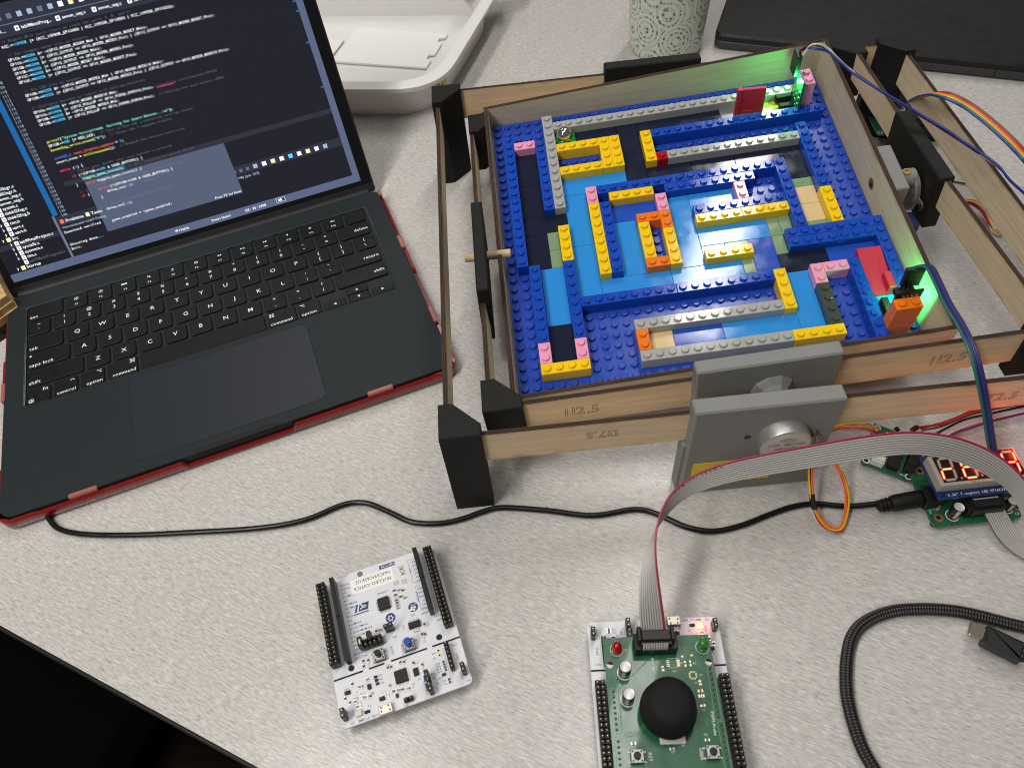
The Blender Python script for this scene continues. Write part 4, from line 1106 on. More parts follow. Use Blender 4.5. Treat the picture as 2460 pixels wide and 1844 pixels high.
        for s_, x, y in (("USER", 38.4, 31.6), ("RESET", 32.6, 33.2)): mb.text(s_, (x, y, zt+.02), (0, -1, 0), (1, 0, 0), 1.8)
        for (a, b_, c, d_) in ((53.2, 78.6, 53.2, 64), (53.2, 78.6, 56, 78.6), (53.2, 64, 56, 64), (53.8, 61.5, 53.8, 48), (53.8, 61.5, 56, 61.5), (53.8, 48, 56, 48)): bar(mb, a, b_, c, d_, .16, zt+.02, 0)
        mb.text("AIN", (52.8, 73.5, zt+.02), (0, -1, 0), (1, 0, 0), 1.7); mb.text("POWER", (52.9, 58.5, zt+.02), (0, -1, 0), (1, 0, 0), 1.7)
        mb.build("print", [INKBLUE], t)
        mb = MB(); rnd = random.Random(5)
        for x, y in ((48.6, 76.2), (48.7, 74.6), (48.8, 73.0), (48.9, 71.4), (43.9, 68.2), (43.9, 66.8), (48.4, 67.6), (48.4, 66.0), (42.0, 63.4), (44.6, 62.6), (42.0, 60.6), (42.0, 59.2), (41.9, 57.4), (44.6, 58.6), (41.9, 55.8), (41.8, 54.2), (41.8, 52.6), (46.6, 61.8), (46.8, 57.2)): smd(mb, x, y, zt, 2.6, .9, rnd.choice((0, 2, 3)))
        for x, y in ((41.6, 41.2), (53.4, 38.6), (54.8, 38.4), (50.8, 33.8), (52.4, 33.2), (50.9, 30.4), (27.3, 44.0), (28.9, 43.8), (30.2, 43.4), (22.0, 43.6), (24.0, 44), (17.2, 30.4), (19.8, 30.0), (16.9, 27.6), (19.4, 27.6)): smd(mb, x, y, zt, 1.2, 2.4, rnd.choice((0, 2, 3)))
        mb.build("surface_parts", [RESI, SOLDER, CAPB, LEDW], t, kind='stuff')
    # --- programmer end
    q_ = qfp(t, 31.6, 38.3, 12.3, 19.1, zt, 14) if bare else None
    mb = MB(); rnd = random.Random(9)
    for x, y in ((14.0, 17.6), (16.2, 20.0), (17.6, 20.2), (12.3, 18.0), (9.2, 20.6), (4.3, 14.5), (10.0, 15.8), (6.2, 11.8), (9.0, 11.2), (12.6, 12.2), (14.2, 11.8), (15.8, 11.6), (17.2, 11.4), (9.5, 8.3), (11.2, 8.4), (24.6, 9.4), (26.2, 9.0), (29.2, 9.6), (30.8, 9.4), (32.3, 9.2), (34.0, 9.0), (35.6, 8.6), (37.4, 8.4), (39.0, 8.2), (28.0, 13.2), (29.0, 22.6), (30.8, 22.4), (36.0, 23.0), (38.0, 22.6), (42.6, 20.4), (47.0, 17.9), (46.6, 15.6)): smd(mb, x, y, zt, 1.1, 2.2, rnd.choice((0, 2, 3)))
    for k in range(4): smd(mb, 58.2, 15.6-k*1.5, zt, 2.4, 1.0, 0)
    for k in range(2): smd(mb, 58.6, 5.8-k*1.5, zt, 2.4, 1.0, 0)
    mb.build("surface_parts", [RESI, SOLDER, CAPB, LEDW], t, kind='stuff')
    mb = MB()
    for x, y, lx, ly in ((22.8, 8.0, 3.0, 2.0), (6.0, 17.0, 3.0, 2.0), (17.6, 16.2, 2.0, 2.8), (21.8, 20.0, 1.8, 1.2), (21.9, 18.1, 1.8, 1.2), (22.0, 16.2, 1.8, 1.2), (14.0, 4.2, 2.8, 1.5), (30.6, 6.8, 1.4, 2.0), (56.6, 9.0, 2.0, 1.4)): sot(mb, x, y, zt, lx, ly)
    mb.box(41.5, 44.3, 13.2, 17.4, zt+.1, zt+.9, .15, 0)
    mb.build("transistors", [CHIP, SOLDER], t)
    mb = MB(); mb.box(20.0, 27.3, -.6, 4.3, zt+.1, zt+2.6, .35, 0)
    for x, y in ((21.4, 1.2), (25.8, .9), (21.6, 3.2), (25.4, 3.2)): mb.box(x-.35, x+.35, y-.5, y+.5, zt+2.59, zt+2.63, 0, 1)
    for k in range(5): mb.box(21.6+k*.9, 22.0+k*.9, 4.3, 5.2, zt+.02, zt+.25, 0, 2)
    mb.build("usb_socket", [mat("usb_shell", (.62, .59, .50), .35, .6), GROOVE, SOLDER], t)
    mb = MB(); mb.box(8.2, 11.4, 3.3, 6.3, zt+.02, zt+1.5, .2, 0); mb.cyl(9.8, 4.8, zt+1.49, zt+1.53, 1.1, 16, mi=1)
    mb.build("status_led", [WHITEP if bare else LEDR_ON, LEDW if bare else LEDR_ON], t)
    mb = MB(); pin_block(mb, 62.0, 10.2, 1, 6, zt, 5.0, zt+6.8); mb.build("pin_header", [PLAST, GOLD], t)
    header_jumper(t, 67.3, 6.0, zt, 2, 0, True); header_jumper(t, 48.4, 2.2, zt, 4, 0, True); header_jumper(t, 2.9, 4.6, zt, 2, 0, True)
    mb = MB(); mb.box(47.2, 49.6, 7.2, 12.4, zt+2.4, zt+7.9, .3); mb.build("jumper_cap", SHUNT, t)
    header_jumper(t, 34.8, 2.8, zt, 2, -math.pi/2, False, zt=6)
    mb = MB()
    for s_, x, y in (("CN3", 67.4, 22.9), ("U2", 41.0, 10.2), ("C10", 45.4, 20.4), ("X1", 44.6, 11.6), ("JP2", 69.2, 2.4), ("JP3", 6.6, 1.9), ("LD1", 11.6, 1.9), ("C13", 14.6, 14.6), ("R22", 7.2, 19.4), ("C4", 19.2, 13.2), ("T1", 16.6, 7.4), ("U1", 25.2, 11.4), ("R20", 56.0, 16.0), ("R19", 56.0, 14.6), ("R18", 56.0, 13.2), ("R15", 56.0, 11.8), ("Q2", 55.0, 8.4), ("R2", 56.8, 6.4), ("R1", 56.8, 4.8), ("RX", 55.2, 22.0), ("TX", 55.2, 19.4), ("JP1", 35.0, .9), ("C15", 30.6, 24.6), ("R16", 11.0, 13.4), ("R11", 12.0, 10.4), ("C2", 19.4, 12.8), ("D6", 25.4, 20.6), ("D4", 25.4, 18.6), ("D3", 25.4, 16.6)): mb.text(s_, (x, y, zt+.02), (-1, 0, 0), (0, -1, 0), 1.55)
    mb.text("USB_STLINK", (19.0, 1.6+.2, zt+.02), (-1, 0, 0), (0, -1, 0), 1.8)
    for s_, x, y in (("ST-LINK", 51.6, 11.6), ("NUCLEO", 45.2, 9.4), ("SWD", 65.2, 17.6), ("GND", 64.8, 7.6), ("GND", 6.4, 8.2), ("COM", 8.0, 7.8)): mb.text(s_, (x, y, zt+.02), (0, -1, 0), (1, 0, 0), 1.75)
    for yy in (4.4, 9.0):
        mb.box(45.9, 46.8, yy-.2, yy+3.2, zt, zt+.02)
        for (a, b_, c, d_) in ((50.4, yy-.4, 51.4, yy-.4), (50.4, yy+2.8, 51.4, yy+2.8), (50.4, yy-.4, 50.4, yy+2.8), (51.4, yy-.4, 51.4, yy+2.8)): bar(mb, a, b_, c, d_, .22, zt+.02, 0)
    mb.build("print", [INKBLUE], t)
    mb = MB()
    for yy in (22.2, 19.7): mb.lathe([(1.0, zt), (1.0, zt+.05), (.5, zt+.05), (.5, zt+.0)], 57.0, yy, 16)
    mb.build("gold_pads", GOLD, t)
    return t
nucleo("microcontroller_board", "white microcontroller board lying alone on the table with blue and black buttons", M4(rotz(.3199), (-116.0084, 91.8071, 0)))
n2 = nucleo("microcontroller_board", "white microcontroller board underneath the green joystick board, its red light on", M4(rotz(math.pi + .024), (81.6, 145.6, 0)), bare=False)
def red_light(p, power, size=.0015, col=(1, .05, .03)):
    l = bpy.data.lights.new("led_glow", 'POINT'); l.energy = power; l.color = col; l.shadow_soft_size = size
    o = bpy.data.objects.new("led_glow", l); COL.objects.link(o); o.location = Vector(p)*S
red_light((71.8, 140.6, 12.6), .0010)

# ------------------------------------------------------------------ green joystick board plugged onto it (world axes, slightly turned)
ZS = 19.9
js = thing("joystick_board", "green board with a big black joystick knob, plugged onto a white board", "joystick board", M4(rotz(.014), (19.0, 131.9, ZS)))
# local: x right, y away from its far edge is negative
mb = MB(); mb.prism([(0, 0), (54.5, 0), (55.0, -16), (55.3, -95), (.3, -95), (0, -16)], -1.6, 0, 0); mb.build("board", [PCBG], js)
mb = MB()
for x, y in ((2.6, -13.6), (52.5, -13.9)): mb.cyl(x, y, -.05, .05, 1.75, 24)
mb.build("mounting_hole", WHITEP, js)
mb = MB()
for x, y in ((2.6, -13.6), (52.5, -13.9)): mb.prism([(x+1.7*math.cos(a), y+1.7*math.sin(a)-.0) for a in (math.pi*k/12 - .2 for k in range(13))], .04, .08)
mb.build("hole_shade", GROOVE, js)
def sockets(x, y0, n, st_):
    mb = MB()
    for k in range(n): 
        mb.lathe([(.72, 0), (.72, .1)], x, y0-k*2.54, 12, 1); mb.cyl(x, y0-k*2.54, .1, 1.7, .55, 8, c=.2, mi=0, r1=.34)
    for (a, b_, c, d_) in ((x-1.5, y0+1.5, x+1.5, y0+1.5), (x-1.5, y0-(n-1)*2.54-1.5, x+1.5, y0-(n-1)*2.54-1.5), (x-1.5, y0+1.5, x-1.5, y0-(n-1)*2.54-1.5), (x+1.5, y0+1.5, x+1.5, y0-(n-1)*2.54-1.5)): bar(mb, a, b_, c, d_, .18, .03, 2)
    mb.build("pin_row", [mat("dull_solder", (.16, .17, .15), .3, .8), mat("dull_pad", (.10, .13, .07), .4, .5), mat("thin_ink", (.25, .33, .27), .5)], js)
sockets(3.0, -26.8, 8, 0); sockets(3.2, -49.8, 6, 0); sockets(52.6, -17.2, 10, 0); sockets(53.4, -43.8, 8, 0)
for x, w_ in ((3.1, 0), (52.9, 0)):
    mb = MB(); mb.box(x-1.25, x+1.25, -95, -16, -10.2, -1.6, .2); mb.build("socket_strip", PLAST, js)
def led5(name, x, y, col, ecol, es, tilt=0):
    m_ = mat("lamp_"+name, col, .12, trans=.35, spec=.6, ior=1.5, emit=ecol, estr=es)
    mb = MB(); mb.lathe([(2.95, .6), (2.95, 1.6), (2.5, 1.7), (2.5, 5.6)] + [(2.5*math.cos(a), 5.6 + 2.5*math.sin(a)) for a in (math.pi/2*k/7 for k in range(1, 7))] + [(.05, 8.1)], n=28)
    mb.build("indicator_lamp", m_, js, M4(Matrix.Rotation(tilt, 3, 'X'), (x, y, 0)), label=name + " indicator lamp")
    mb = MB(); n_ = 28; mb.add([(x+r*math.cos(2*math.pi*k/n_), y+r*math.sin(2*math.pi*k/n_), .03) for r in (3.4, 3.15) for k in range(n_)], [(k, (k+1) % n_, n_+(k+1) % n_, n_+k) for k in range(n_)])
    mb.build("print_ring", INKWHITE, js)
led5("red", 6.7, -6.2, (.42, .004, .006), (.5, .01, .01), .03); led5("green", 50.4, -6.6, (.05, .22, .035), (.05, .3, .03), .05, -.08)
CAPW = mat("cap_top", (.62, .61, .58), .35, .3); CAPS = mat("cap_sleeve", (.012, .013, .018), .3)
def ecap(parent, x, y, z, r=3.05, h=10.8, tilt=0):
    q = M4(Matrix.Rotation(tilt, 3, 'Y'), (x, y, z))
    mb = MB(); mb.lathe([(r, 0), (r, .8), (r-.2, 1.2), (r, 1.6), (r, h-.5), (r-.3, h)], n=28, cap1=False); mb.lathe([(r-.3, h), (r-.7, h-.15)], n=28, mi=1, cap0=False); 
    mb.add([(r*1.005*math.cos(a), r*1.005*math.sin(a), zz) for zz in (1.7, h-.5) for a in (-2.2 + k*.12 for k in range(6))], [(k, k+1, 7+k, 6+k) for k in range(5)], 1)
    mb.build("capacitor", [CAPS, CAPW], parent, q)
    mb = MB(); n_ = 28; mb.add([(x+rr*math.cos(2*math.pi*k/n_), y+rr*math.sin(2*math.pi*k/n_), z+.03) for rr in (r+.65, r+.15) for k in range(n_)], [(k, (k+1) % n_, n_+(k+1) % n_, n_+k) for k in range(n_)])
    mb.build("print_ring", INKWHITE, parent)
ecap(js, 9.5, -17.9, 0); ecap(js, 9.9, -30.8, 0)
# box header with the ribbon's plug
mb = MB(); mb.box(15.3, 37.0, -9.7, -1.0, 0, 8.6, .4); mb.build("box_header", PLAST, js)
mb = MB(); mb.box(16.9, 18.9, -6.6, 1.0, 6, 13.5, .5); mb.box(33.6, 35.6, -6.6, 1.0, 6, 13.5, .5); mb.build("latch", PLAST, js)
# joystick
mb = MB(); mb.box(23.0, 35.4, -52.0, -35.5, 0, 2.2, .5); jb = mb.build("joystick_base", mat("joy_white", (.60, .585, .53), .4), js)
mb = MB(); mb.prism(rrect(26.2, 32.4, -49.6, -44, .8), 2.2, 3.6); mb.cyl(29.2, -46.6, 3.6, 4.6, 1.5, 14); mb.build("joystick_gimbal", PLAST, js)
mb = MB(); mb.cyl(28, -37, 2.2, 13, 3.2, 18); mb.build("joystick_post", PLAST, js)
KNOB = mat("knob_rubber", (.008, .008, .008), .72, spec=.25, bump=.35, bscale=1600, noise=.15)
prof = [(11.2, 7.0), (12.9, 7.6), (13.6, 9.0), (13.6, 10.8), (13.0, 13.2), (12.5, 16.2), (12.2, 19.4), (11.7, 22.2), (10.6, 24.4), (8.8, 25.7), (6.2, 26.4), (3.2, 26.7), (.05, 26.8)]
mb = MB(); mb.lathe(prof, 0, 0, 48); mb.build("joystick_knob", KNOB, js, M4(Matrix.Identity(3), (27.9, -38.0, -1)))
tact(js, 11.4, -57.0, 0, PLAST, 5.0, 1.75, 0, 3.0); tact(js, 47.0, -56.2, 0, PLAST, 5.0, 1.75, 0, 3.0)
mb = MB()
for k in range(4):
    for s_ in (-1, 1): mb.box(34.6+s_*2.6-.75, 34.6+s_*2.6+.75, -12.6-k*.9-.28, -12.6-k*.9+.28, 0, .06)
for x, y, lx, ly in ((40.6, -13.6, .9, 1.1), (40.6, -15.4, .9, 1.1), (43.2, -13.4, .9, 1.1), (43.2, -15.2, .9, 1.1), (29.0, -15.6, 1.2, .9), (29.1, -17.2, 1.2, .9), (46.5, -23.2, 1.2, .9), (46.6, -24.7, 1.2, .9), (45.2, -27.8, .8, 1.4), (47.0, -27.8, .8, 1.4), (45.1, -30.2, .8, 1.4), (46.2, -30.2, .8, 1.4), (47.3, -30.2, .8, 1.4), (45.4, -34.8, 1, 1), (47.0, -34.7, 1, 1), (39.6, -10.8, 1, .8), (44.4, -10.4, 1, .8)): mb.box(x-lx/2, x+lx/2, y-ly/2, y+ly/2, 0, .07)
for k in range(4):
    for s_ in (-1, 1):
        mb.box(43.6-1.0+k*.65-.16, 43.6-1.0+k*.65+.16, -20.2+s_*1.6-.4, -20.2+s_*1.6+.4, 0, .07); mb.box(43.6+s_*1.6-.4, 43.6+s_*1.6+.4, -20.2-1.0+k*.65-.16, -20.2-1.0+k*.65+.16, 0, .07)
mb.build("gold_pads", GOLD, js)
mb = MB()
smd(mb, 28.4, -53.8, 0, 2.4, 1.2, 2); smd(mb, 45.6, -50.4, 0, 2.4, 1.2, 2); smd(mb, 10.4, -51.0, 0, 2.4, 1.3, 2)
mb.build("surface_parts", [RESI, SOLDER, CAPB], js)
mb = MB(); Z_ = .03
for a in ((24.4, -10.9, 24.4, -14.6), (24.4, -10.9, 23.7, -12.0), (24.4, -10.9, 25.1, -12.0)): bar(mb, *a, .28, Z_, 0)
mb.text("Y", (23.3, -17.6, Z_), (1, 0, 0), (0, 1, 0), 3.0)
mb.text("PWM Probe", (49.3, -37.6, Z_), (0, -1, 0), (1, 0, 0), 2.0); mb.text("USER", (41.2, -53.8, Z_), (0, -1, 0), (1, 0, 0), 2.2); mb.text("RST", (17.0, -55.0, Z_), (0, -1, 0), (1, 0, 0), 2.2)
for s_, x, y in (("U1", 33.2, -52.8), ("C7", 27.8, -55.6), ("C6", 44.4, -48.4), ("U4", 33.8, -18.4), ("U2", 46.6, -20.6), ("C1", 44.0, -24.4), ("C2", 45.4, -37.2), ("R1", 38.2, -14.6), ("R2", 44.4, -14.8), ("D1", 10.4, -7.0), ("C8", 14.0, -32.0)): mb.text(s_, (x, y, Z_), (1, 0, 0), (0, 1, 0), 1.4)
for (a, b_, c, d_) in ((32.2, -11.6, 37, -11.6), (32.2, -16.2, 37, -16.2)): bar(mb, a, b_, c, d_, .15, Z_, 0)
mb.build("print", INKWHITE, js)
mb = MB()
for k in range(4): bar(mb, 40+k*1.1+5, -9-k*.2, 47+k*.3, -16, .25, .02, 0); 
for k in range(3):
    bar(mb, 6.4, -46-k*.9, 12.6, -46-k*.9, .3, .02, 0); bar(mb, 12.6, -46-k*.9, 20, -38.6-k*.9, .3, .02, 0)
    bar(mb, 49.2+k*.5-3, -20, 49.2+k*.5-3, -44, .22, .02, 0)
    bar(mb, 25.6+k*.8, -10, 25.6+k*.8, -15, .2, .02, 0)
bar(mb, 5.6, -26, 22, -12, .45, .02, 0); bar(mb, 5.6, -26, 5.6, -46, .45, .02, 0)
for k in range(7): bar(mb, 47.6, -22-k*3.2, 51.0, -25-k*3.2, .22, .02, 0)
mb.build("traces", PCBGL, js)

# ------------------------------------------------------------------ driver board with barrel jack, cap, ribbon socket; display on top
db = thing("driver_board", "green board under the red digit display with a black power plug in its socket", "circuit board", M4(rotz(.09), (213.0, 197.6, 0)))
mb = MB(); mb.prism(rrect(0, 52, -2.2, 42, (3.4, 3.4, 2, 2), 5), 4.0, 5.6); mb.build("board", [PCBG], db)
mb = MB()
for x in (3, 48):
    for y in (2, 38): mb.cyl(x, y, .1, 4.0, 1.8, 10)
mb.build("standoff", PLAST, db)
COPPER = mat("copper_ring", (.50, .30, .15), .35, .7)
mb = MB()
for x, y in ((4.9, 3.4), (7.0, 34.6), (51.2, 4.6)):
    mb = MB(); mb.lathe([(2.6, 5.6), (2.6, 5.7), (1.35, 5.7), (1.3, 5.62)], x, y, 24, 0); mb.cyl(x, y, 5.62, 5.66, 1.35, 16, mi=1)
    mb.build("mounting_hole", [COPPER, GROOVE], db)
bar_ = MB(); bar(bar_, 1.0, 27.5, 10, 27.5, .3, 5.63, 0); bar_.build("trace", GROOVE, db)
mb = MB(); mb.box(-.6, 9.0, 9.5, 19.8, 5.6, 15.5, .6); mb.box(-2.4, -.5, 8.8, 20.2, 5.6, 15.9, .6); mb.build("power_socket", PLAST, db)
ecap(db, 13.0, 3.8, 5.6, 3.1, 10.5); ecap(db, 44.8, 4.4, 5.6, 2.9, 9.0)
mb = MB(); mb.box(18.2, 40.4, 1.2, 9.4, 5.6, 14.6, .5); mb.build("box_header", PLAST, db)
mb = MB(); mb.lathe([(1.2, 0), (1.5, 1.6), (.9, 2.4), (.8, 4.5)], 6.2, 8.3, 10); mb.build("solder_joint", STEEL, db, M4(Matrix.Identity(3), (0, 0, 5.6)))
mb = MB(); mb.text("J1", (1.2, 6.6, 5.63), (1, 0, 0), (0, 1, 0), 2.2); mb.text("C3", (47.8, -.2, 5.63), (1, 0, 0), (0, 1, 0), 2.0); mb.text("R2", (46.6, 10, 5.63), (1, 0, 0), (0, 1, 0), 1.8); bar(mb, 1, 8.8, 8, 8.8, .2, 5.63, 0); mb.build("print", INKWHITE, db)
sd = thing("seven_segment_display", "blue display board showing glowing red digits beside the grey ribbon", "display", M4(rotz(.082), (213.4, 205.2, 19.0)))
red_light((240, 223, 31), .006, .004, (1, .04, .02)); red_light((264, 231, 31), .013, .004, (1, .04, .015))
mb = MB(); mb.prism(rrect(0, 51, 0, 28, 2.6, 4), 0, 1.6); mb.build("board", PCBB, sd)
mb = MB(); mb.cyl(3.6, 2.2, 1.58, 1.65, .95, 16); mb.build("mounting_hole", GROOVE, sd)
mb = MB(); mb.box(5, 46, 12, 15, -13.5, 0, .3); mb.build("pin_socket", PLAST, sd)
DBODY = mat("display_body", (.40, .39, .33), .5); DFACE = mat("display_face", (.018, .007, .008), .28)
mb = MB(); mb.box(.8, 50.6, 4.6, 24.2, 1.6, 8.6, .3); mb.build("display_body", DBODY, sd)
mb = MB(); mb.box(3.2, 49.6, 6.4, 23.4, 8.5, 8.75); mb.build("display_face", DFACE, sd)
SEG_OFF = mat("segment_off", (.40, .38, .30), .5); SEG_ON = mat("segment_on", (.5, .02, .01), .4, emit=(1.0, .022, .03), estr=2.6); SEG_CORE = mat('segment_core', (.5, .1, .05), .4, emit=(1.0, .36, .10), estr=3.2)
def digit(x, y, on, w_=6.8, h=13.8, sl=.11):
    t_ = 1.5; mb = MB(); g = .22
    Q_ = lambda u, v: (x + u - sl*(v-h/2)*-1 - (0), y + v, 8.82)
    Q_ = lambda u, v: (x + u + sl*(v-h/2), y + v, 8.82)
    def hs(v, s_): 
        mb.add([Q_(g+.1, v), Q_(t_*.5+g+.1, v+t_/2), Q_(w_-t_*.5-g-.1, v+t_/2), Q_(w_-g-.1, v), Q_(w_-t_*.5-g-.1, v-t_/2), Q_(t_*.5+g+.1, v-t_/2)], [(0, 5, 4, 3, 2, 1)], 1 if s_ in on else 0)
    def vs_(u, v0, v1, s_):
        mb.add([Q_(u, v0+g), Q_(u+t_/2, v0+t_/2+g), Q_(u+t_/2, v1-t_/2-g), Q_(u, v1-g), Q_(u-t_/2, v1-t_/2-g), Q_(u-t_/2, v0+t_/2+g)], [(0, 1, 2, 3, 4, 5)], 1 if s_ in on else 0)
    core = []
    for s_, (ua, va, ub, vb) in {'a': (.9, h, w_-.9, h), 'g': (.9, h/2, w_-.9, h/2), 'd': (.9, 0, w_-.9, 0), 'f': (0, h/2+1, 0, h-1), 'b': (w_, h/2+1, w_, h-1), 'e': (0, 1, 0, h/2-1), 'c': (w_, 1, w_, h/2-1)}.items():
        if s_ not in on: continue
        A_, B_ = V(*Q_(ua, va)), V(*Q_(ub, vb)); bar(mb, A_.x, A_.y, B_.x, B_.y, .78, 8.85, 2)
    hs(h, 'a'); hs(h/2, 'g'); hs(0, 'd'); vs_(0, h/2, h, 'f'); vs_(w_, h/2, h, 'b'); vs_(0, 0, h/2, 'e'); vs_(w_, 0, h/2, 'c')
    mb.build("digit", [SEG_OFF, SEG_ON, SEG_CORE], sd)
digit(5.0, 7.9, 'ge'); digit(17.0, 7.9, 'fged'); digit(29.0, 7.9, 'ed'); digit(41.2, 7.9, 'fbgc')
mb = MB()
for x, y in ((13.9, 8.2), (25.6, 8.6), (26.0, 12.0), (36.8, 8.2)): mb.cyl(x, y, 8.74, 8.83, .62, 14)
mb.build("dots", SEG_OFF, sd)
mb = MB(); mb.text('0.56" 7-segment LED HT16K33 Backpack', (6.0, 1.3, 1.66), (1, 0, 0), (0, 1, 0), 2.3, 0, mono=1.21); mb.build("print", INKWHITE, sd)
mb = MB(); mb.text('KEM-5461-BR', (18, 4.9, 8.62), (1, 0, 0), (0, 1, 0), 1.3); mb.build("print", mat("grey_ink", (.16, .15, .13), .6), sd)

# ------------------------------------------------------------------ stepper driver boards
def drv(name, label, M, sz=(34, 31)):
    t = thing(name, label, "circuit board", M)
    mb = MB(); mb.prism(rrect(0, sz[0], 0, sz[1], .6, 2), 0, 1.6, 0, 0); mb.build("board", [PCBG], t)
    mb = MB()
    for x in (2.6, sz[0]-2.6):
        for y in (2.6, sz[1]-2.6): mb.lathe([(2.1, 1.6), (2.1, 1.66), (1.4, 1.66), (1.4, 1.6)], x, y, 20, 0); mb.cyl(x, y, 1.61, 1.64, 1.4, 16, mi=1)
    mb.build("mounting_hole", [INKWHITE, GROOVE], t)
    return t
d1 = drv("motor_driver_board", "green motor driver board half hidden beneath the grey ribbon beside the display board", M4(rotz(math.radians(-30)), (184.6, 240.8, 3.2)), (30, 32))
mb = MB(); mb.box(4.6, 12.2, .8, 6.4, 1.6, 7.0, .4); mb.box(5.4, 11.4, 1.6, 2.6, 6.9, 8.2, .2); mb.box(6, 7, 5.4, 7.4, 3, 8.2, .2); mb.box(9.8, 10.8, 5.4, 7.4, 3, 8.2, .2); mb.build("motor_socket", mat("jst_white", (.66, .64, .58), .4), d1)
mb = MB(); mb.box(13.8, 20.4, 2.2, 22, 1.6, 7.2, .3); mb.build("chip", CHIP, d1)
mb = MB()
for k in range(8):
    for s_ in (-1, 1): mb.box(16.9+s_*3.9-.25, 16.9+s_*3.9+.25, 5.2+k*2.4-.25, 5.2+k*2.4+.25, 1.6, 4.6)
mb.build("chip_legs", SOLDER, d1)
mb = MB(); pin_block(mb, 24.2, 5.2, 2, 6, 1.6, 2.5, 6); mb.box(22.6, 28.4, 3.6, 19.4, 5, 14.5, .3, 0); mb.build("pin_header", [PLAST, GOLD], d1)
mb = MB(); mb.text("IN1", (22.6, 1.5, 1.63), (1, 0, 0), (0, 1, 0), 1.8); mb.build("print", INKWHITE, d1)
LREDON = mat("red_indicator", (.8, .03, .02), .3, emit=(1, .05, .02), estr=16)
mb = MB(); 
for k in range(4): mb.box(8.5+k*2.6, 9.7+k*2.6, 26.2, 28.2, 1.6, 2.4, .15)
mb.build("status_led", LREDON, d1)
mb = MB()
for z_ in (0,): mb.cyl(3, 3, -3.1, 0, 1.5, 10); mb.cyl(27, 3, -3.1, 0, 1.5, 10); mb.cyl(3, 29, -3.1, 0, 1.5, 10); mb.cyl(27, 29, -3.1, 0, 1.5, 10)
mb.build("standoff", PLAST, d1)
# the rear driver board on its black holder behind the right side of the middle frame
hA, hB, hC = P(2054.5, 250, 0), P(2092, 331, 0), P(2140, 334, 0)
hold = thing("driver_holder", "glossy black rounded holder on the table behind the right side of the maze", "holder", M4(Matrix.Identity(3), (hB.x, hB.y, 0)))
ux = (hC-hB).normalized(); uy = (hA-hB).normalized()
def hp(a, b_): return (ux*a + uy*b_).to_tuple()[:2]
ly_ = (hA-hB).length
pl = [hp(0, 9), hp(.7, 5.4), hp(2.6, 2.6), hp(5.4, .7), hp(9, 0), hp(56, 0), hp(56, ly_), hp(4, ly_), hp(0, ly_-4)]
mb = MB(); mb.prism(pl, .2, 15, c=1.5); mb.build("holder_body", GLOSSBLK, hold)
ZD = 18.5
c0, c1, c2, c3 = P(2111, 319, ZD), P(2188, 278, ZD), P(2158, 219, ZD), P(2081, 260, ZD)
bx = (c1-c0); by = (c3-c0); L2 = by.length; Y_v = by.normalized(); X_v = (bx - Y_v*bx.dot(Y_v)); L1 = X_v.length; X_v.normalize()
d2 = drv("motor_driver_board", "green motor driver board on the black holder, rainbow ribbon plugged into it", M4(Matrix(((X_v.x, Y_v.x, 0), (X_v.y, Y_v.y, 0), (0, 0, 1))), (c0.x, c0.y, 15.1)), (L1, L2))
mb = MB(); rnd = random.Random(2)
for k in range(14): smd(mb, L1*.55 + rnd.uniform(0, L1*.4), L2*.4 + rnd.uniform(0, L2*.45), 1.6, 2.6, 1.0, rnd.choice((0, 2)))
mb.build("surface_parts", [RESI, SOLDER, CAPB], d2)
mb = MB(); mb.box(L1*.62, L1*.98, L2*.05, L2*.32, 1.6, 13, .4); mb.build("plug", PLAST, d2)

# ------------------------------------------------------------------ cables
def wmat(n, c, r=.42): return mat("wire_" + n, c, r)
WC = {k: wmat(k, c) for k, c in {'blue': (.012, .03, .24), 'white': (.62, .58, .55), 'maroon': (.12, .012, .03), 'black': (.012, .012, .014), 'teal': (.02, .13, .12), 'navy': (.012, .014, .07), 'plum': (.05, .02, .06),
      'brown': (.16, .07, .035), 'red': (.44, .012, .012), 'orange': (.75, .16, .012), 'yellow': (.72, .42, .01), 'green': (.02, .20, .09), 'pink': (.80, .26, .36), 'purple': (.16, .012, .14), 'grey': (.30, .29, .275)}.items()}
def px_path(pts): return [P(*p) for p in pts]
def wire(parent, pts, r, col, off=(0, 0, 0), jig=0, n=8, sub=6, name="wire", label=None):
    rnd = random.Random(hash(col) % 1000 + 1 if False else len(col)*7+ord(col[0]))
    q = [Vector(p) + Vector(off) + V(rnd.uniform(-jig, jig), rnd.uniform(-jig, jig), rnd.uniform(0, jig)) for p in pts]
    mb = MB(); mb.tube(q, r, n, sub=sub); return mb.build(name, WC[col], parent, label=label or (col + " wire"))
# blue, white and maroon wires from the upper sensor
t = thing("jumper_wires", "loose blue, white and maroon wires arching from the upper sensor over the right rails", "wires")
bl_ = px_path([(1921, 123, 115), (1938, 117, 120), (1958, 117, 122), (1990, 125, 120), (2021.6, 151.8, 116), (2053, 178.7, 112), (2116, 218, 107), (2165, 247, 103), (2211, 275, 99), (2275, 313, 95), (2307, 336, 92), (2352, 364.6, 89), (2397, 397.7, 86), (2427, 434, 81), (2462, 466, 75), (2520, 520, 60)])
wire(t, bl_, .85, 'blue')
wire(t, px_path([(1924, 137, 113), (1932, 128, 117), (1945, 112, 122), (1957, 106.5, 124), (1974, 108, 123), (1990, 117.5, 120), (2004, 132, 117), (2019, 147, 114), (2045, 170, 110), (2118, 221, 104), (2211, 278, 97), (2307, 339, 90), (2397, 400, 84), (2430, 430, 80), (2464, 462, 74), (2520, 515, 60)]), .8, 'white')
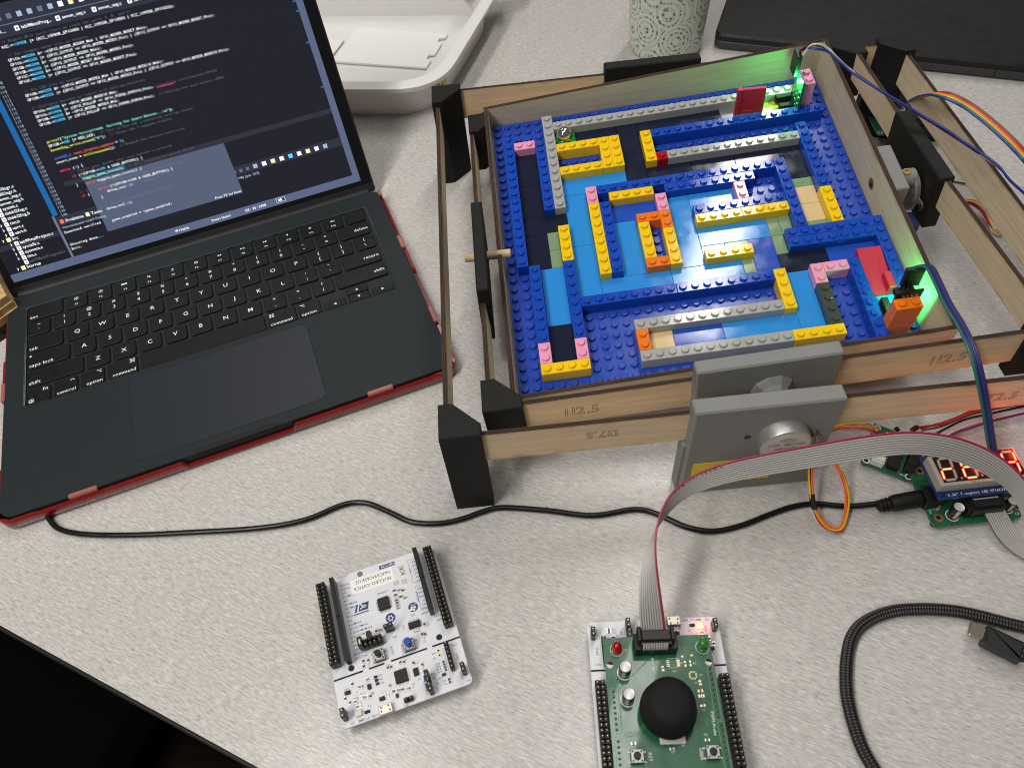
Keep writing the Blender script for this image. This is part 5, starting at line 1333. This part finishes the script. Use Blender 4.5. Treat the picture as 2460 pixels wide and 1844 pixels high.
wire(t, px_path([(1920, 128, 114), (1928, 118, 119), (1942, 110, 122), (1958, 109.5, 123), (1976, 113, 121), (1996, 126, 117), (2022, 151, 112), (2118, 220, 105), (2211, 277, 98), (2307, 338, 91), (2397, 401, 83), (2425, 428, 80), (2462, 458, 74), (2520, 510, 60)]), .8, 'maroon')
# bundle from the lower sensor to the display
t = thing("jumper_wires", "flat bundle of teal, navy and black wires running from lower sensor to display", "wires")
bp_ = [(2192, 650, 83), (2199, 643, 88), (2213, 639, 92), (2232, 644, 95), (2249, 676, 97), (2274, 729, 97), (2304, 778, 96), (2328, 826, 94), (2341, 863, 90), (2352, 907, 83), (2364, 968, 70), (2371, 1012, 58), (2378, 1058, 46), (2386, 1100, 34), (2392, 1120, 28)]
for k, c in enumerate(('teal', 'green', 'navy', 'blue', 'plum')[:]):
    if k == 1: continue
    kk = (0, 0, 1.35, 2.7, 4.0)[k]
    q = [P(*p) for p in bp_]
    wire(t, [v + V(kk - 1.2, kk*.18, -abs(kk-1.5)*.15) for v in q], .82, c)
wire(t, [P(x-4, y+2, z-2) for x, y, z in bp_[:6]] + [P(2302, 781, 94), P(2327, 829, 92), P(2340, 866, 88), P(2352, 912, 80), P(2364, 970, 68), P(2372, 1015, 56), P(2379, 1060, 44), P(2388, 1105, 30)], .82, 'black', off=(1.2, 0, -.6))
# rainbow ribbon
t = thing("rainbow_ribbon", "rainbow ribbon of six coloured wires curving over the outer frame's right rail", "wires")
rb = px_path([(2160, 262, 30), (2176, 249, 44), (2194, 237, 62), (2212, 230, 78), (2233, 228, 88), (2263, 235, 92), (2293, 247, 92), (2324, 265, 90), (2369, 300, 87), (2414, 341, 83), (2444, 372, 79), (2466, 397, 75), (2520, 460, 60)])
for k, c in enumerate(('blue', 'green', 'yellow', 'orange', 'red', 'brown')):
    pts = []
    for i, p in enumerate(rb):
        tg = (rb[min(i+1, len(rb)-1)] - rb[max(i-1, 0)]); s_ = V(-tg.y, tg.x, 0).normalized()
        sp = min(1.0, .25 + i*.25)
        pts.append(p + s_*(k*1.32*sp) + V(0, 0, (k*.25)*sp))
    wire(t, pts, .74, c)
# motor lead looped in front of the rail
t = thing("motor_lead", "looped bundle of orange, yellow, pink and red motor wires held with black tape", "wires")
lp_ = [(2108, 1036, 12), (2085, 1026, 20), (2050, 1024, 27), (2012, 1028, 32), (1978, 1043, 34), (1956, 1074, 32), (1946, 1112, 28), (1946, 1152, 21), (1951, 1198, 15), (1966, 1243, 8), (1992, 1271, 4), (2020, 1268, 4), (2033, 1232, 6), (2035, 1192, 11), (2026, 1152, 17), (2012, 1122, 22), (1994, 1098, 27), (1972, 1085, 29), (1950, 1082, 28)]
for k, c in enumerate(('orange', 'red', 'yellow', 'navy', 'pink')):
    o_ = ((-.9, .7, .4), (.9, -.4, .5), (.6, .8, -.2), (-.4, -.8, .4), (-1.3, -.6, -.3))[k]
    rn = random.Random(k); pts = []
    for i, p in enumerate(lp_):
        q = P(*p); cen = P(1992, 1170, 12); rad = (q - cen); rad.z = 0; rad = rad.normalized() if rad.length else rad
        spread = 1.0 if i > 2 else 1.7
        pts.append(q + rad*(o_[0]*1.1*spread + rn.uniform(-.5, .5)) + V(0, 0, abs(o_[2]) + o_[1]*.8 + rn.uniform(0, .5)))
    wire(t, pts, .62, c)
mb = MB(); tp = [P(1950, 1186, 17), P(1952, 1203, 14.6), P(1957, 1222, 11.8)]; mb.tube(tp, 2.3, 12, sub=4, rx=.7); mb.build("tape", RUBBER, t)
# leads on the right
t = thing("power_leads", "red, black, white and purple wires coming in at the right edge below the front rail", "wires")
for c, pts in (('red', [(2520, 945, 24), (2462, 963, 22), (2400, 974, 19), (2340, 988, 16), (2295, 1006, 14), (2257, 1019, 13), (2207, 1026, 14)]),
               ('maroon', [(2520, 940, 22), (2462, 958, 20), (2400, 971, 17), (2340, 985, 13), (2295, 1004, 11), (2257, 1017, 11), (2212, 1028, 12)]),
               ('brown', [(2520, 958, 18), (2462, 970, 17), (2400, 980, 14), (2340, 993, 11), (2295, 1010, 10), (2257, 1025, 11), (2215, 1033, 13)]),
               ('black', [(2520, 965, 16), (2462, 975, 15), (2375, 994, 12), (2316, 1008, 10), (2257, 1037, 10), (2225, 1060, 12), (2205, 1085, 15)]),
               ('white', [(2520, 972, 14), (2462, 982, 13), (2375, 1001, 10), (2320, 1015, 8), (2265, 1041, 8), (2230, 1066, 11), (2210, 1092, 14)]),
               ('white', [(2520, 978, 13), (2462, 987, 12), (2375, 1007, 9), (2325, 1020, 7), (2272, 1045, 7), (2238, 1070, 10), (2215, 1096, 13)]),
               ('purple', [(2520, 983, 12), (2462, 992, 11), (2370, 1015, 8), (2330, 1028, 7), (2290, 1042, 7), (2245, 1075, 9), (2218, 1100, 13)])):
    wire(t, px_path(pts), .75, c)
mb = MB()
for a, b_ in (((2190, 1034, 13), (2204, 1025, 13)), ((2150, 1034, 11), (2158, 1028, 12))): mb.tube([P(*a), P(*b_)], 1.6, 4, sub=1, smooth=False)
mb.build("crimp_housing", PLAST, t)
# small leads of the rear motor
t = thing("motor_lead", "small loop of orange, red and navy wires on the table between the right rails", "wires")
for k, c in enumerate(('yellow', 'orange', 'red', 'navy')):
    o_ = (0, 5, 11, 8)[k]
    wire(t, px_path([(2306, 484+o_*.6, 10), (2330-o_*.2, 479+o_, 9), (2353-o_*.6, 488+o_, 7), (2371-o_*.9, 508+o_*.5, 5), (2379-o_*.4, 535, 4), (2388, 553-o_*.2, 3), (2405, 560-o_*.3, 3), (2430, 548-o_*.4, 3), (2475, 530-o_*.4, 3)]), .62, c)
t = thing("thin_wire", "single thin black wire on the table behind the black motor plate", "wire")
wire(t, px_path([(2280, 434, 1), (2296, 437, 1), (2330, 443, 1), (2362, 450, 1), (2420, 455, 1)]), .6, 'black')

# grey ribbon cable
t = thing("ribbon_cable", "wide grey ribbon cable with one red edge arching from the joystick board to the display", "ribbon cable")
pairs = [((1601, 1516), (1539, 1517), 31), ((1597, 1478), (1535, 1478), 38), ((1591, 1440), (1533, 1440), 46), ((1583, 1392), (1536, 1392), 54), ((1575, 1340), (1545, 1340), 61), ((1573, 1300), (1560, 1298), 66), ((1576, 1262), (1581, 1257), 69), ((1586, 1226), (1601, 1233), 72), ((1603, 1190), (1634, 1203), 74), ((1630, 1159), (1655, 1189), 76), ((1672, 1132.6), (1692, 1173), 78), ((1737, 1108), (1752, 1157), 80),
         ((1818, 1092), (1828, 1142), 81), ((1927, 1071.6), (1932, 1126.5), 82), ((2035, 1051), (2037, 1110), 82), ((2128, 1036.5), (2120, 1094.5), 82), ((2187, 1031.7), (2170, 1089.2), 80), ((2257, 1036.5), (2222, 1090.5), 77), ((2316, 1050.5), (2269, 1099), 73), ((2375, 1069.5), (2322, 1115), 68), ((2438, 1113), (2380, 1143), 61), ((2478, 1158), (2420, 1172), 54), ((2506, 1215), (2446, 1199), 46), ((2520, 1290), (2462, 1250), 34), ((2535, 1370), (2480, 1340), 20)]
ea, eb = [], []
for a, b_, z in pairs:
    A = P(*a, z); v = ray(*b_); v0 = A - CAM
    k0 = v0.dot(v)/v.dot(v); near = CAM + v*k0; dmin = (near - A).length
    far = 0.0
    if dmin < 12.6: far = math.sqrt(12.6**2 - dmin**2)/v.length
    Bq = near + v*far
    if dmin > 12.6: Bq = A + (near - A)*(12.9/dmin if dmin > 14.5 else 1)
    ea.append(A); eb.append(Bq)
for it in range(2):
    for L_ in (ea, eb):
        c = [p.copy() for p in L_]
        for i in range(1, len(c)-1): L_[i] = c[i]*.6 + (c[i-1]+c[i+1])*.2
eb2 = [(P(2357, 1221, 13), P(2409, 1213.6, 13)), (P(2364, 1240, 10), P(2418, 1231, 10)), (P(2376, 1264, 7), P(2432, 1255, 7)), (P(2392, 1290, 5), P(2448, 1281.6, 5)), (P(2418, 1318, 3), P(2472, 1308, 3)), (P(2460, 1345, 2), P(2510, 1332, 2)), (P(2530, 1365, 2), P(2570, 1350, 2))]
RIBM = mat("ribbon_grey", (.40, .385, .365), .33, spec=.5); RIBW = mat("ribbon_web", (.10, .095, .09), .5); RIBR = mat("ribbon_red", (.36, .012, .05), .4)  # web darker than the wires: groove shade put into its colour
for k in range(10):
    f_ = (k+.5)/10
    mb = MB(); mb.tube([a + (b_-a)*f_ for a, b_ in zip(ea, eb)], .56, 8, sub=5)
    if k > 0: mb.tube([a + (b_-a)*f_ for a, b_ in eb2], .56, 8, sub=5)
    mb.build("wire", RIBR if k == 0 else RIBM, t, label="red edge wire" if k == 0 else None)
mb = MB()                                                      # thin web between the wires
for L0, L1_ in ((ea, eb), ([q[0] for q in eb2], [q[1] for q in eb2])):
    A, Bq = spline(L0, 5), spline(L1_, 5); n_ = len(A)
    mb.add([p for i in range(n_) for p in (A[i] + (Bq[i]-A[i])*.05, A[i] + (Bq[i]-A[i])*.95)], [(2*i, 2*i+1, 2*i+3, 2*i+2) for i in range(n_-1)], 0, True)
mb.build("web", RIBW, t)
pj = M4(rotz(.014), (19.0, 131.9, ZS))
mb = MB(); mb.box(18.2, 34.2, -8.4, -1.8, 5.6, 11.8, .4); mb.box(18.8, 33.6, -6.4, -1.0, 11.6, 13.4, .5); mb.build("ribbon_plug", PLAST, t, pj)
mb = MB()
for k in range(10): mb.tube([(19.9 + k*1.27, -8.2, 6.2), (19.9 + k*1.27, -9.2, 8.0), (19.9 + k*1.27, -8.6, 10.4), (19.9+k*1.27, -7.4, 11.8)], .62, 8, sub=4)
mb.build("wire_ends", RIBM, t, pj)
pd = M4(rotz(.09), (213.0, 197.6, 0))
mb = MB(); mb.box(20.0, 38.4, .2, 7.6, 9.6, 16.0, .4); mb.box(21.0, 37.4, 1.6, 6.6, 15.8, 17.6, .4); mb.build("ribbon_plug", PLAST, t, pd)
mb = MB()
for k in range(12): mb.tube([(22.6 + k*1.15, 7.0, 13.2), (22.6 + k*1.15, 7.6, 15.4), (22.6 + k*1.15, 6.4, 17.7)], .55, 6, sub=3)
mb.build("wire_ends", RIBM, t, pd)
# faint marks printed along the ribbon
MARK = mat("ribbon_print", (.05, .045, .04), .6)
A, Bq = spline(ea, 12), spline(eb, 12); mb = MB(); i0 = 8*12+4
st_ = "AWM 2651 28AWG"
acc = 0; idx = i0
for ch in st_:
    a0, a1 = A[idx], A[idx+1]; f_ = .17
    p = a0 + (Bq[idx]-a0)*f_; xd = (a1-a0).normalized(); yd = (a0-Bq[idx]).normalized(); nz = xd.cross(yd)
    if nz.dot(CAM-p) < 0: nz = -nz
    mb.text(ch, p + nz*.72, xd, yd, 2.0)
    need = (adv(ch) + .12)*2.0
    while need > 0 and idx < len(A)-2: need -= (A[idx+1]-A[idx]).length; idx += 1
mb.build("print", MARK, t)

# power cable with barrel plug
t = thing("power_cable", "thin black power cable winding across the table into the display's driver board", "cable")
pc = [(40, 1085), (85, 1090), (100, 1110), (125, 1140), (180, 1153), (280, 1155), (400, 1150), (560, 1140), (660, 1122), (740, 1090), (790, 1086), (840, 1105), (890, 1127), (950, 1130), (1000, 1120), (1040, 1106), (1085, 1096), (1180, 1102), (1280, 1113), (1370, 1100), (1420, 1110), (1480, 1137), (1540, 1147), (1600, 1135), (1660, 1112), (1710, 1095), (1760, 1088), (1830, 1095), (1900, 1093)]
q = [P(x*1.1121, y*1.1121, 1.9) for x, y in pc]; q[-1].z = 5.5; q[-2].z = 3.0
CABLE = mat("cable_black", (.006, .006, .006), .3, spec=.4, rvar=.06)
mb = MB(); mb.tube(q, 1.75, 12, sub=6); mb.build("cord", CABLE, t)
a, b_ = P(1897*1.1121, 1093*1.1121, 5.8), Vector(MO.translation)*0 + (M4(rotz(.09), (213.0, 197.6, 0)) @ Vector((-2.3, 14.4, 10.4)))
ax = (b_-a).normalized(); L_ = (b_-a).length
Rz = ax.to_track_quat('Z', 'Y').to_matrix()
mb = MB()
prof = [(2.0, -1.0), (2.9, 0)]
for k in range(3): z = k*L_*.09; prof += [(3.6 + k*.25, z+.2), (3.6 + k*.25, z+L_*.055), (2.9+k*.2, z+L_*.06), (2.9+k*.2, z+L_*.085)]
prof += [(4.6, L_*.30), (5.0, L_*.45), (5.0, L_*.96), (4.6, L_)]
mb.lathe(prof, n=28); mb.build("plug", RUBBER, t, M4(Rz, a))

# braided cable and the plug at its other end
BRD, nt, b, N, LK = node_mat("braid")
uvn = N("ShaderNodeUVMap"); uvn.uv_map = 'uv'
sp_ = N("ShaderNodeSeparateXYZ"); LK(uvn.outputs[0], sp_.inputs[0])
def mnode(op, x, y=None):
    k = N("ShaderNodeMath"); k.operation = op
    for i, q_ in enumerate((x, y)):
        if q_ is None: continue
        if isinstance(q_, (int, float)): k.inputs[i].default_value = q_
        else: LK(q_, k.inputs[i])
    return k.outputs[0]
u_ = mnode('MULTIPLY', sp_.outputs[0], 2*math.pi/3.0); v_ = mnode('MULTIPLY', sp_.outputs[1], 2*math.pi*4)
wv_ = mnode('MULTIPLY', mnode('SINE', mnode('ADD', u_, v_)), mnode('SINE', mnode('SUBTRACT', u_, v_)))
rp_ = N("ShaderNodeValToRGB"); rp_.color_ramp.elements[0].position = .55; rp_.color_ramp.elements[0].color = (.005, .005, .005, 1); rp_.color_ramp.elements[1].position = .95; rp_.color_ramp.elements[1].color = (.10, .097, .09, 1)
LK(mnode('ADD', mnode('MULTIPLY', wv_, .5), .5), rp_.inputs[0]); LK(rp_.outputs[0], b.inputs["Base Color"]); b.inputs["Roughness"].default_value = .5
bm_ = N("ShaderNodeBump"); bm_.inputs["Strength"].default_value = .8; bm_.inputs["Distance"].default_value = .0006; LK(wv_, bm_.inputs["Height"]); LK(bm_.outputs[0], b.inputs["Normal"])
t = thing("braided_cable", "thick black braided cable curving across the lower right of the table", "cable")
F = lambda x, y, z=3.3: P(1960 + x/3.574, 1380 + y/3.574, z)
mb = MB(); mb.tube([F(2100, 520), F(1930, 485), F(1787, 450), F(1600, 405), F(1400, 352), F(1200, 312), F(1000, 295), F(850, 295), F(700, 305), F(560, 340), F(450, 390), F(360, 460), F(300, 560), F(270, 700), F(260, 850), F(265, 1000), F(290, 1150), F(340, 1330), F(400, 1490), F(490, 1650), F(620, 1850)], 3.3, 16, sub=8, uv=True); mb.build("cord", BRD, t)
t = thing("usb_plug", "dark grey plug with a small metal tip pointing left inside the braided cable's curve", "plug")
a, b_ = F(1433, 512, 9.5), F(1768, 678, 9.5)
ax = (b_-a).normalized(); sd_ = V(-ax.y, ax.x, 0).normalized(); upn = ax.cross(sd_); upn = upn if upn.z > 0 else -upn
Rp = Matrix(((ax.x, sd_.x, upn.x), (ax.y, sd_.y, upn.y), (ax.z, sd_.z, upn.z)))
PLUGM = mat("plug_grey", (.030, .034, .034), .38, .3)
mb = MB(); L_ = (b_-a).length; mb.prism(rrect(0, L_, -5.6, 5.6, (1.2, .5, .5, 1.2), 3), -3.2, 3.2, c=1.6); mb.build("plug_body", PLUGM, t, M4(Rp, a))
mb = MB(); mb.prism(rrect(-6.8, .5, -4.1, 4.1, 1.2, 3), -1.3, 1.3, c=.5); mb.build("metal_tip", mat("usb_tip", (.46, .42, .34), .3, .9), t, M4(Rp, a))
mb = MB(); mb.tube([a + ax*(L_-1), a + ax*(L_+8), a + ax*(L_+40) + V(3, -2, -4), a + ax*(L_+80) + V(20, 10, -6)], lambda f_: 4.2 if f_ < .2 else 3.3, 14, sub=6, uv=True); mb.build("cord", BRD, t)

# ------------------------------------------------------------------ things at the back of the table
t = thing("closed_laptop", "closed matt black laptop at the back right corner of the table", "laptop")
fL, fR = P(1460+555/2.212, 262/2.212, 0), P(2459, 198.5, 0)
ax = (fR-fL).normalized(); ay = V(-ax.y, ax.x, 0)
Ml = M4(Matrix(((ax.x, ay.x, 0), (ax.y, ay.y, 0), (0, 0, 1))), fL)
LAPB = mat("laptop_black", (.011, .011, .0105), .5, spec=.35, bump=.12, bscale=1500, rvar=.1, noise=.2, nscale=25); LAPS = mat("laptop_side", (.055, .055, .057), .45, .3)
mb = MB(); mb.prism(rrect(0, 345, 0, 235, 9, 5), 2.0, 9.0, c=.8); mb.build("base", LAPS, t, Ml)
mb = MB(); mb.prism(rrect(0, 345, 0, 235, 9, 5), 9.5, 16.0, c=2.0); mb.build("lid", LAPB, t, Ml)
mb = MB(); mb.prism(rrect(2, 343, 2, 233, 8, 4), 8.5, 9.8); mb.build("seam", GROOVE, t, Ml)
mb = MB(); mb.box(20, 325, 20, 40, .1, 2.2, .5); mb.box(20, 325, 200, 215, .1, 2.2, .5); mb.build("foot", RUBBER, t, Ml)
mb = MB(); mb.box(68, 69, -.12, .1, 2.6, 8.4); mb.box(255, 256, -.12, .1, 2.6, 8.4); mb.build("panel_gap", GROOVE, t, Ml)

# cup with green lace pattern
CUPM, nt, b, N, LK = node_mat("cup_print")
tc = N("ShaderNodeTexCoord"); sp_ = N("ShaderNodeSeparateXYZ"); LK(tc.outputs["Object"], sp_.inputs[0])
ang = mnode('ARCTAN2', sp_.outputs[1], sp_.outputs[0])
cmb = N("ShaderNodeCombineXYZ"); LK(mnode('MULTIPLY', ang, .041), cmb.inputs[0]); LK(sp_.outputs[2], cmb.inputs[1])
def lace(scale, rings, lo, seed):
    vo = N("ShaderNodeTexVoronoi"); vo.inputs["Scale"].default_value = scale; vo.inputs["Randomness"].default_value = .65
    mp = N("ShaderNodeMapping"); mp.inputs["Location"].default_value = (seed, seed*.7, 0); LK(cmb.outputs[0], mp.inputs[0]); LK(mp.outputs[0], vo.inputs["Vector"])
    return vo
v1 = lace(34, 3, 0, .013); v2 = lace(300, 1, 0, .3)
ringw = mnode('SINE', mnode('MULTIPLY', v1.outputs["Distance"], 44))
dots = mnode('LESS_THAN', v2.outputs["Distance"], .42)
band = mnode('GREATER_THAN', ringw, -.05)
fac = mnode('MULTIPLY', band, mnode('ADD', mnode('MULTIPLY', dots, .75), .25))
fac2 = fac
fade = N("ShaderNodeMapRange"); fade.inputs[1].default_value = .0; fade.inputs[2].default_value = .085; fade.inputs[3].default_value = 1.0; fade.inputs[4].default_value = .85; LK(sp_.outputs[2], fade.inputs[0])
mx = N("ShaderNodeMix"); mx.data_type = 'RGBA'; LK(mnode('MULTIPLY', fac2, fade.outputs[0]), mx.inputs[0]); mx.inputs[6].default_value = (.66, .68, .62, 1); mx.inputs[7].default_value = (.012, .17, .035, 1)
LK(mx.outputs[2], b.inputs["Base Color"]); b.inputs["Roughness"].default_value = .22; b.inputs["Subsurface Weight"].default_value = 0
t = thing("drinking_cup", "frosted cup with a green lace pattern standing behind the maze", "cup", M4(Matrix.Identity(3), (127, 741, 0)))
mb = MB(); mb.lathe([(34.5, .3), (36.0, 2), (37.4, 20), (44.5, 150), (46, 151), (45.6, 153), (43.6, 152)], n=64, cap1=False); mb.build("cup_wall", CUPM, t)
mb = MB(); mb.lathe([(36, 6), (42.8, 149)], n=48, cap1=False); mb.build("cup_lining", WHITEP, t)

# translucent storage bin with two white cards in it
tb = thing("storage_bin", "frosted white plastic bin with a yellow sticker on its corner", "bin", M4(Matrix.Identity(3), (-104, 643, 0)))
BIN = mat("bin_plastic", (.86, .855, .83), .30, trans=.18, noise=.03, nscale=20, ior=1.35, sss=.2)
fx, sy_ = V(-.9925, .122, 0), V(.285, .958, 0)            # along the front, along the right side
def binring(off, r, z, n=9):
    """rounded four-sided outline, moved outwards by off"""
    c = [V(0, 0, 0), sy_*185, sy_*185 + fx*330, fx*330]
    nn = [V(sy_.y, -sy_.x, 0), V(-fx.y, fx.x, 0)*-1 if False else V(fx.y, -fx.x, 0), V(-sy_.y, sy_.x, 0), V(-fx.y, fx.x, 0)]
    # outward normals of right, back, left, front sides
    out = []
    sides = [V(sy_.y, -sy_.x, 0), V(-fx.y, fx.x, 0), V(-sy_.y, sy_.x, 0), V(fx.y, -fx.x, 0)]
    cen = (c[0]+c[2])/2
    mids = [(c[0]+c[1])/2, (c[1]+c[2])/2, (c[2]+c[3])/2, (c[3]+c[0])/2]
    sides = [s_ if s_.dot(m_-cen) > 0 else -s_ for s_, m_ in zip(sides, mids)]
    for i in range(4):
        n0, n1 = sides[i-1], sides[i]                      # side before and after corner i
        k = off/(1 + n0.dot(n1)); p = c[i] + (n0+n1)*k
        d0 = (c[i-1]-c[i]).normalized(); d1 = (c[(i+1) % 4]-c[i]).normalized()
        a, b_ = p + d0*r, p + d1*r
        for j in range(n+1):
            t_ = j/n; out.append(((a*(1-t_)**2 + p*2*t_*(1-t_) + b_*t_**2).x, (a*(1-t_)**2 + p*2*t_*(1-t_) + b_*t_**2).y, z))
    return out
rings_ = [binring(0, 42, .4), binring(.6, 42, 3), binring(3, 42, 28), binring(4.5, 44, 29.5), binring(13, 46, 31), binring(13.6, 46, 35.4), binring(5, 44, 36.4), binring(2.0, 42, 36.2), binring(-1.6, 40, 4), binring(-5, 38, 2.2)]
n_ = len(rings_[0]); mb = MB(); vs = [p for r_ in rings_ for p in r_]; fs = []
for k in range(len(rings_)-1):
    for i in range(n_): fs.append((k*n_+i, k*n_+(i+1) % n_, (k+1)*n_+(i+1) % n_, (k+1)*n_+i))
fs += [tuple(reversed(range(n_))), tuple((len(rings_)-1)*n_+i for i in range(n_))]
mb.add(vs, fs, 0, True); mb.build("bin_body", BIN, tb)
def rs(t_, z, o): q_ = sy_*t_ + V(sy_.y, -sy_.x, 0)*o; return (q_.x, q_.y, z)
mb = MB(); mb.add([rs(14, 8, 1.7), rs(33, 8, 1.7), rs(33, 27, 3.9), rs(14, 27, 3.9)], [(0, 1, 2, 3)]); mb.build("sticker", YLABEL, tb)
mb = MB(); mb.text("5", rs(18, 11, 2.6), sy_, V(.08, 0, 1), 15); mb.build("print", INKBLK, tb)
PINK = mat("pale_pink", (.60, .46, .46), .35, trans=.15)
mb = MB(); mb.tube([(22, 180, 36), (46, 184, 38), (72, 188, 34)], 15, 24, sub=5); mb.build("latch_handle", PINK, tb)
for k, (pp, lab) in enumerate((([(860, 67), (1075, 82), (1023, 163), (797, 147)], "white notched card lying in the plastic bin, nearer the maze"), ([(700, 92), (826, 96), (790, 143), (690, 135)], "white card in the plastic bin, half hidden behind the laptop screen"))):
    z = 5.0
    pts = [P(*p, z) for p in pp]
    if k == 0:
        e1, e2 = pts[1], pts[2]; d_ = (e2-e1); nrm_ = V(d_.y, -d_.x, 0).normalized(); nn = []
        for f0 in (.12, .62):
            nn += [e1 + d_*f0, e1 + d_*(f0+.02) - V(8, -2, 0)*.7, e1 + d_*(f0+.13) - V(8, -2, 0)*.7, e1 + d_*(f0+.16)]
        pts = [pts[0], pts[1]] + nn + [pts[2], pts[3]]
    mb = MB(); mb.prism([(p.x, p.y) for p in pts], 3.0 + k*.2, z); o = mb.build("card", WCARD); tag(o, lab, "card", "white cards in the bin")

# plywood offcuts by the laptop's left side
t = thing("plywood_stack", "stack of plywood pieces on a black sheet at the left edge behind the laptop", "plywood")
c_ = P(21.7, 711, 24); a_2 = P(-30, 748, 24); b_2 = P(-30, 620, 24)
d1_ = (a_2-c_).normalized(); d2_ = (b_2-c_).normalized()
zs = [(0.2, 6.0, GLOSSBLK, "backing_sheet"), (6.05, 12.0, None, "plywood_sheet"), (12.1, 17.8, None, "plywood_sheet"), (17.9, 24, None, "plywood_sheet")]
PLYS, nt, b, N, LK = node_mat("stack_ply")
tc = N("ShaderNodeTexCoord"); sp_ = N("ShaderNodeSeparateXYZ"); LK(tc.outputs["Object"], sp_.inputs[0])
n3 = N("ShaderNodeTexNoise"); n3.inputs["Scale"].default_value = 220; mp = N("ShaderNodeMapping"); mp.inputs["Scale"].default_value = (.15, 1, 1.5); LK(tc.outputs["Object"], mp.inputs[0]); LK(mp.outputs[0], n3.inputs["Vector"])
cr = N("ShaderNodeValToRGB"); cr.color_ramp.elements[0].position = .3; cr.color_ramp.elements[0].color = (.46, .28, .11, 1); cr.color_ramp.elements[1].position = .7; cr.color_ramp.elements[1].color = (.68, .47, .22, 1); LK(n3.outputs[0], cr.inputs[0]); LK(cr.outputs[0], b.inputs["Base Color"]); b.inputs["Roughness"].default_value = .6
for k, (z0, z1, m_, nm) in enumerate(zs):
    off = V(.6*k, -.4*k, 0)*-1
    q = [c_ + off + (d1_ + d2_)*(.2*k), c_ + off + d1_*90, c_ + off + d1_*90 + d2_*70, c_ + off + d2_*70]
    if k == 0: q = [q[0] + V(1.6, -7, 0), q[1] + V(0, -7, 0), q[2], q[3] + V(2, 0, 0)]
    mb = MB(); mb.prism([(p.x, p.y) for p in q], z0, z1, c=.25); mb.build(nm, m_ or PLYS, t)
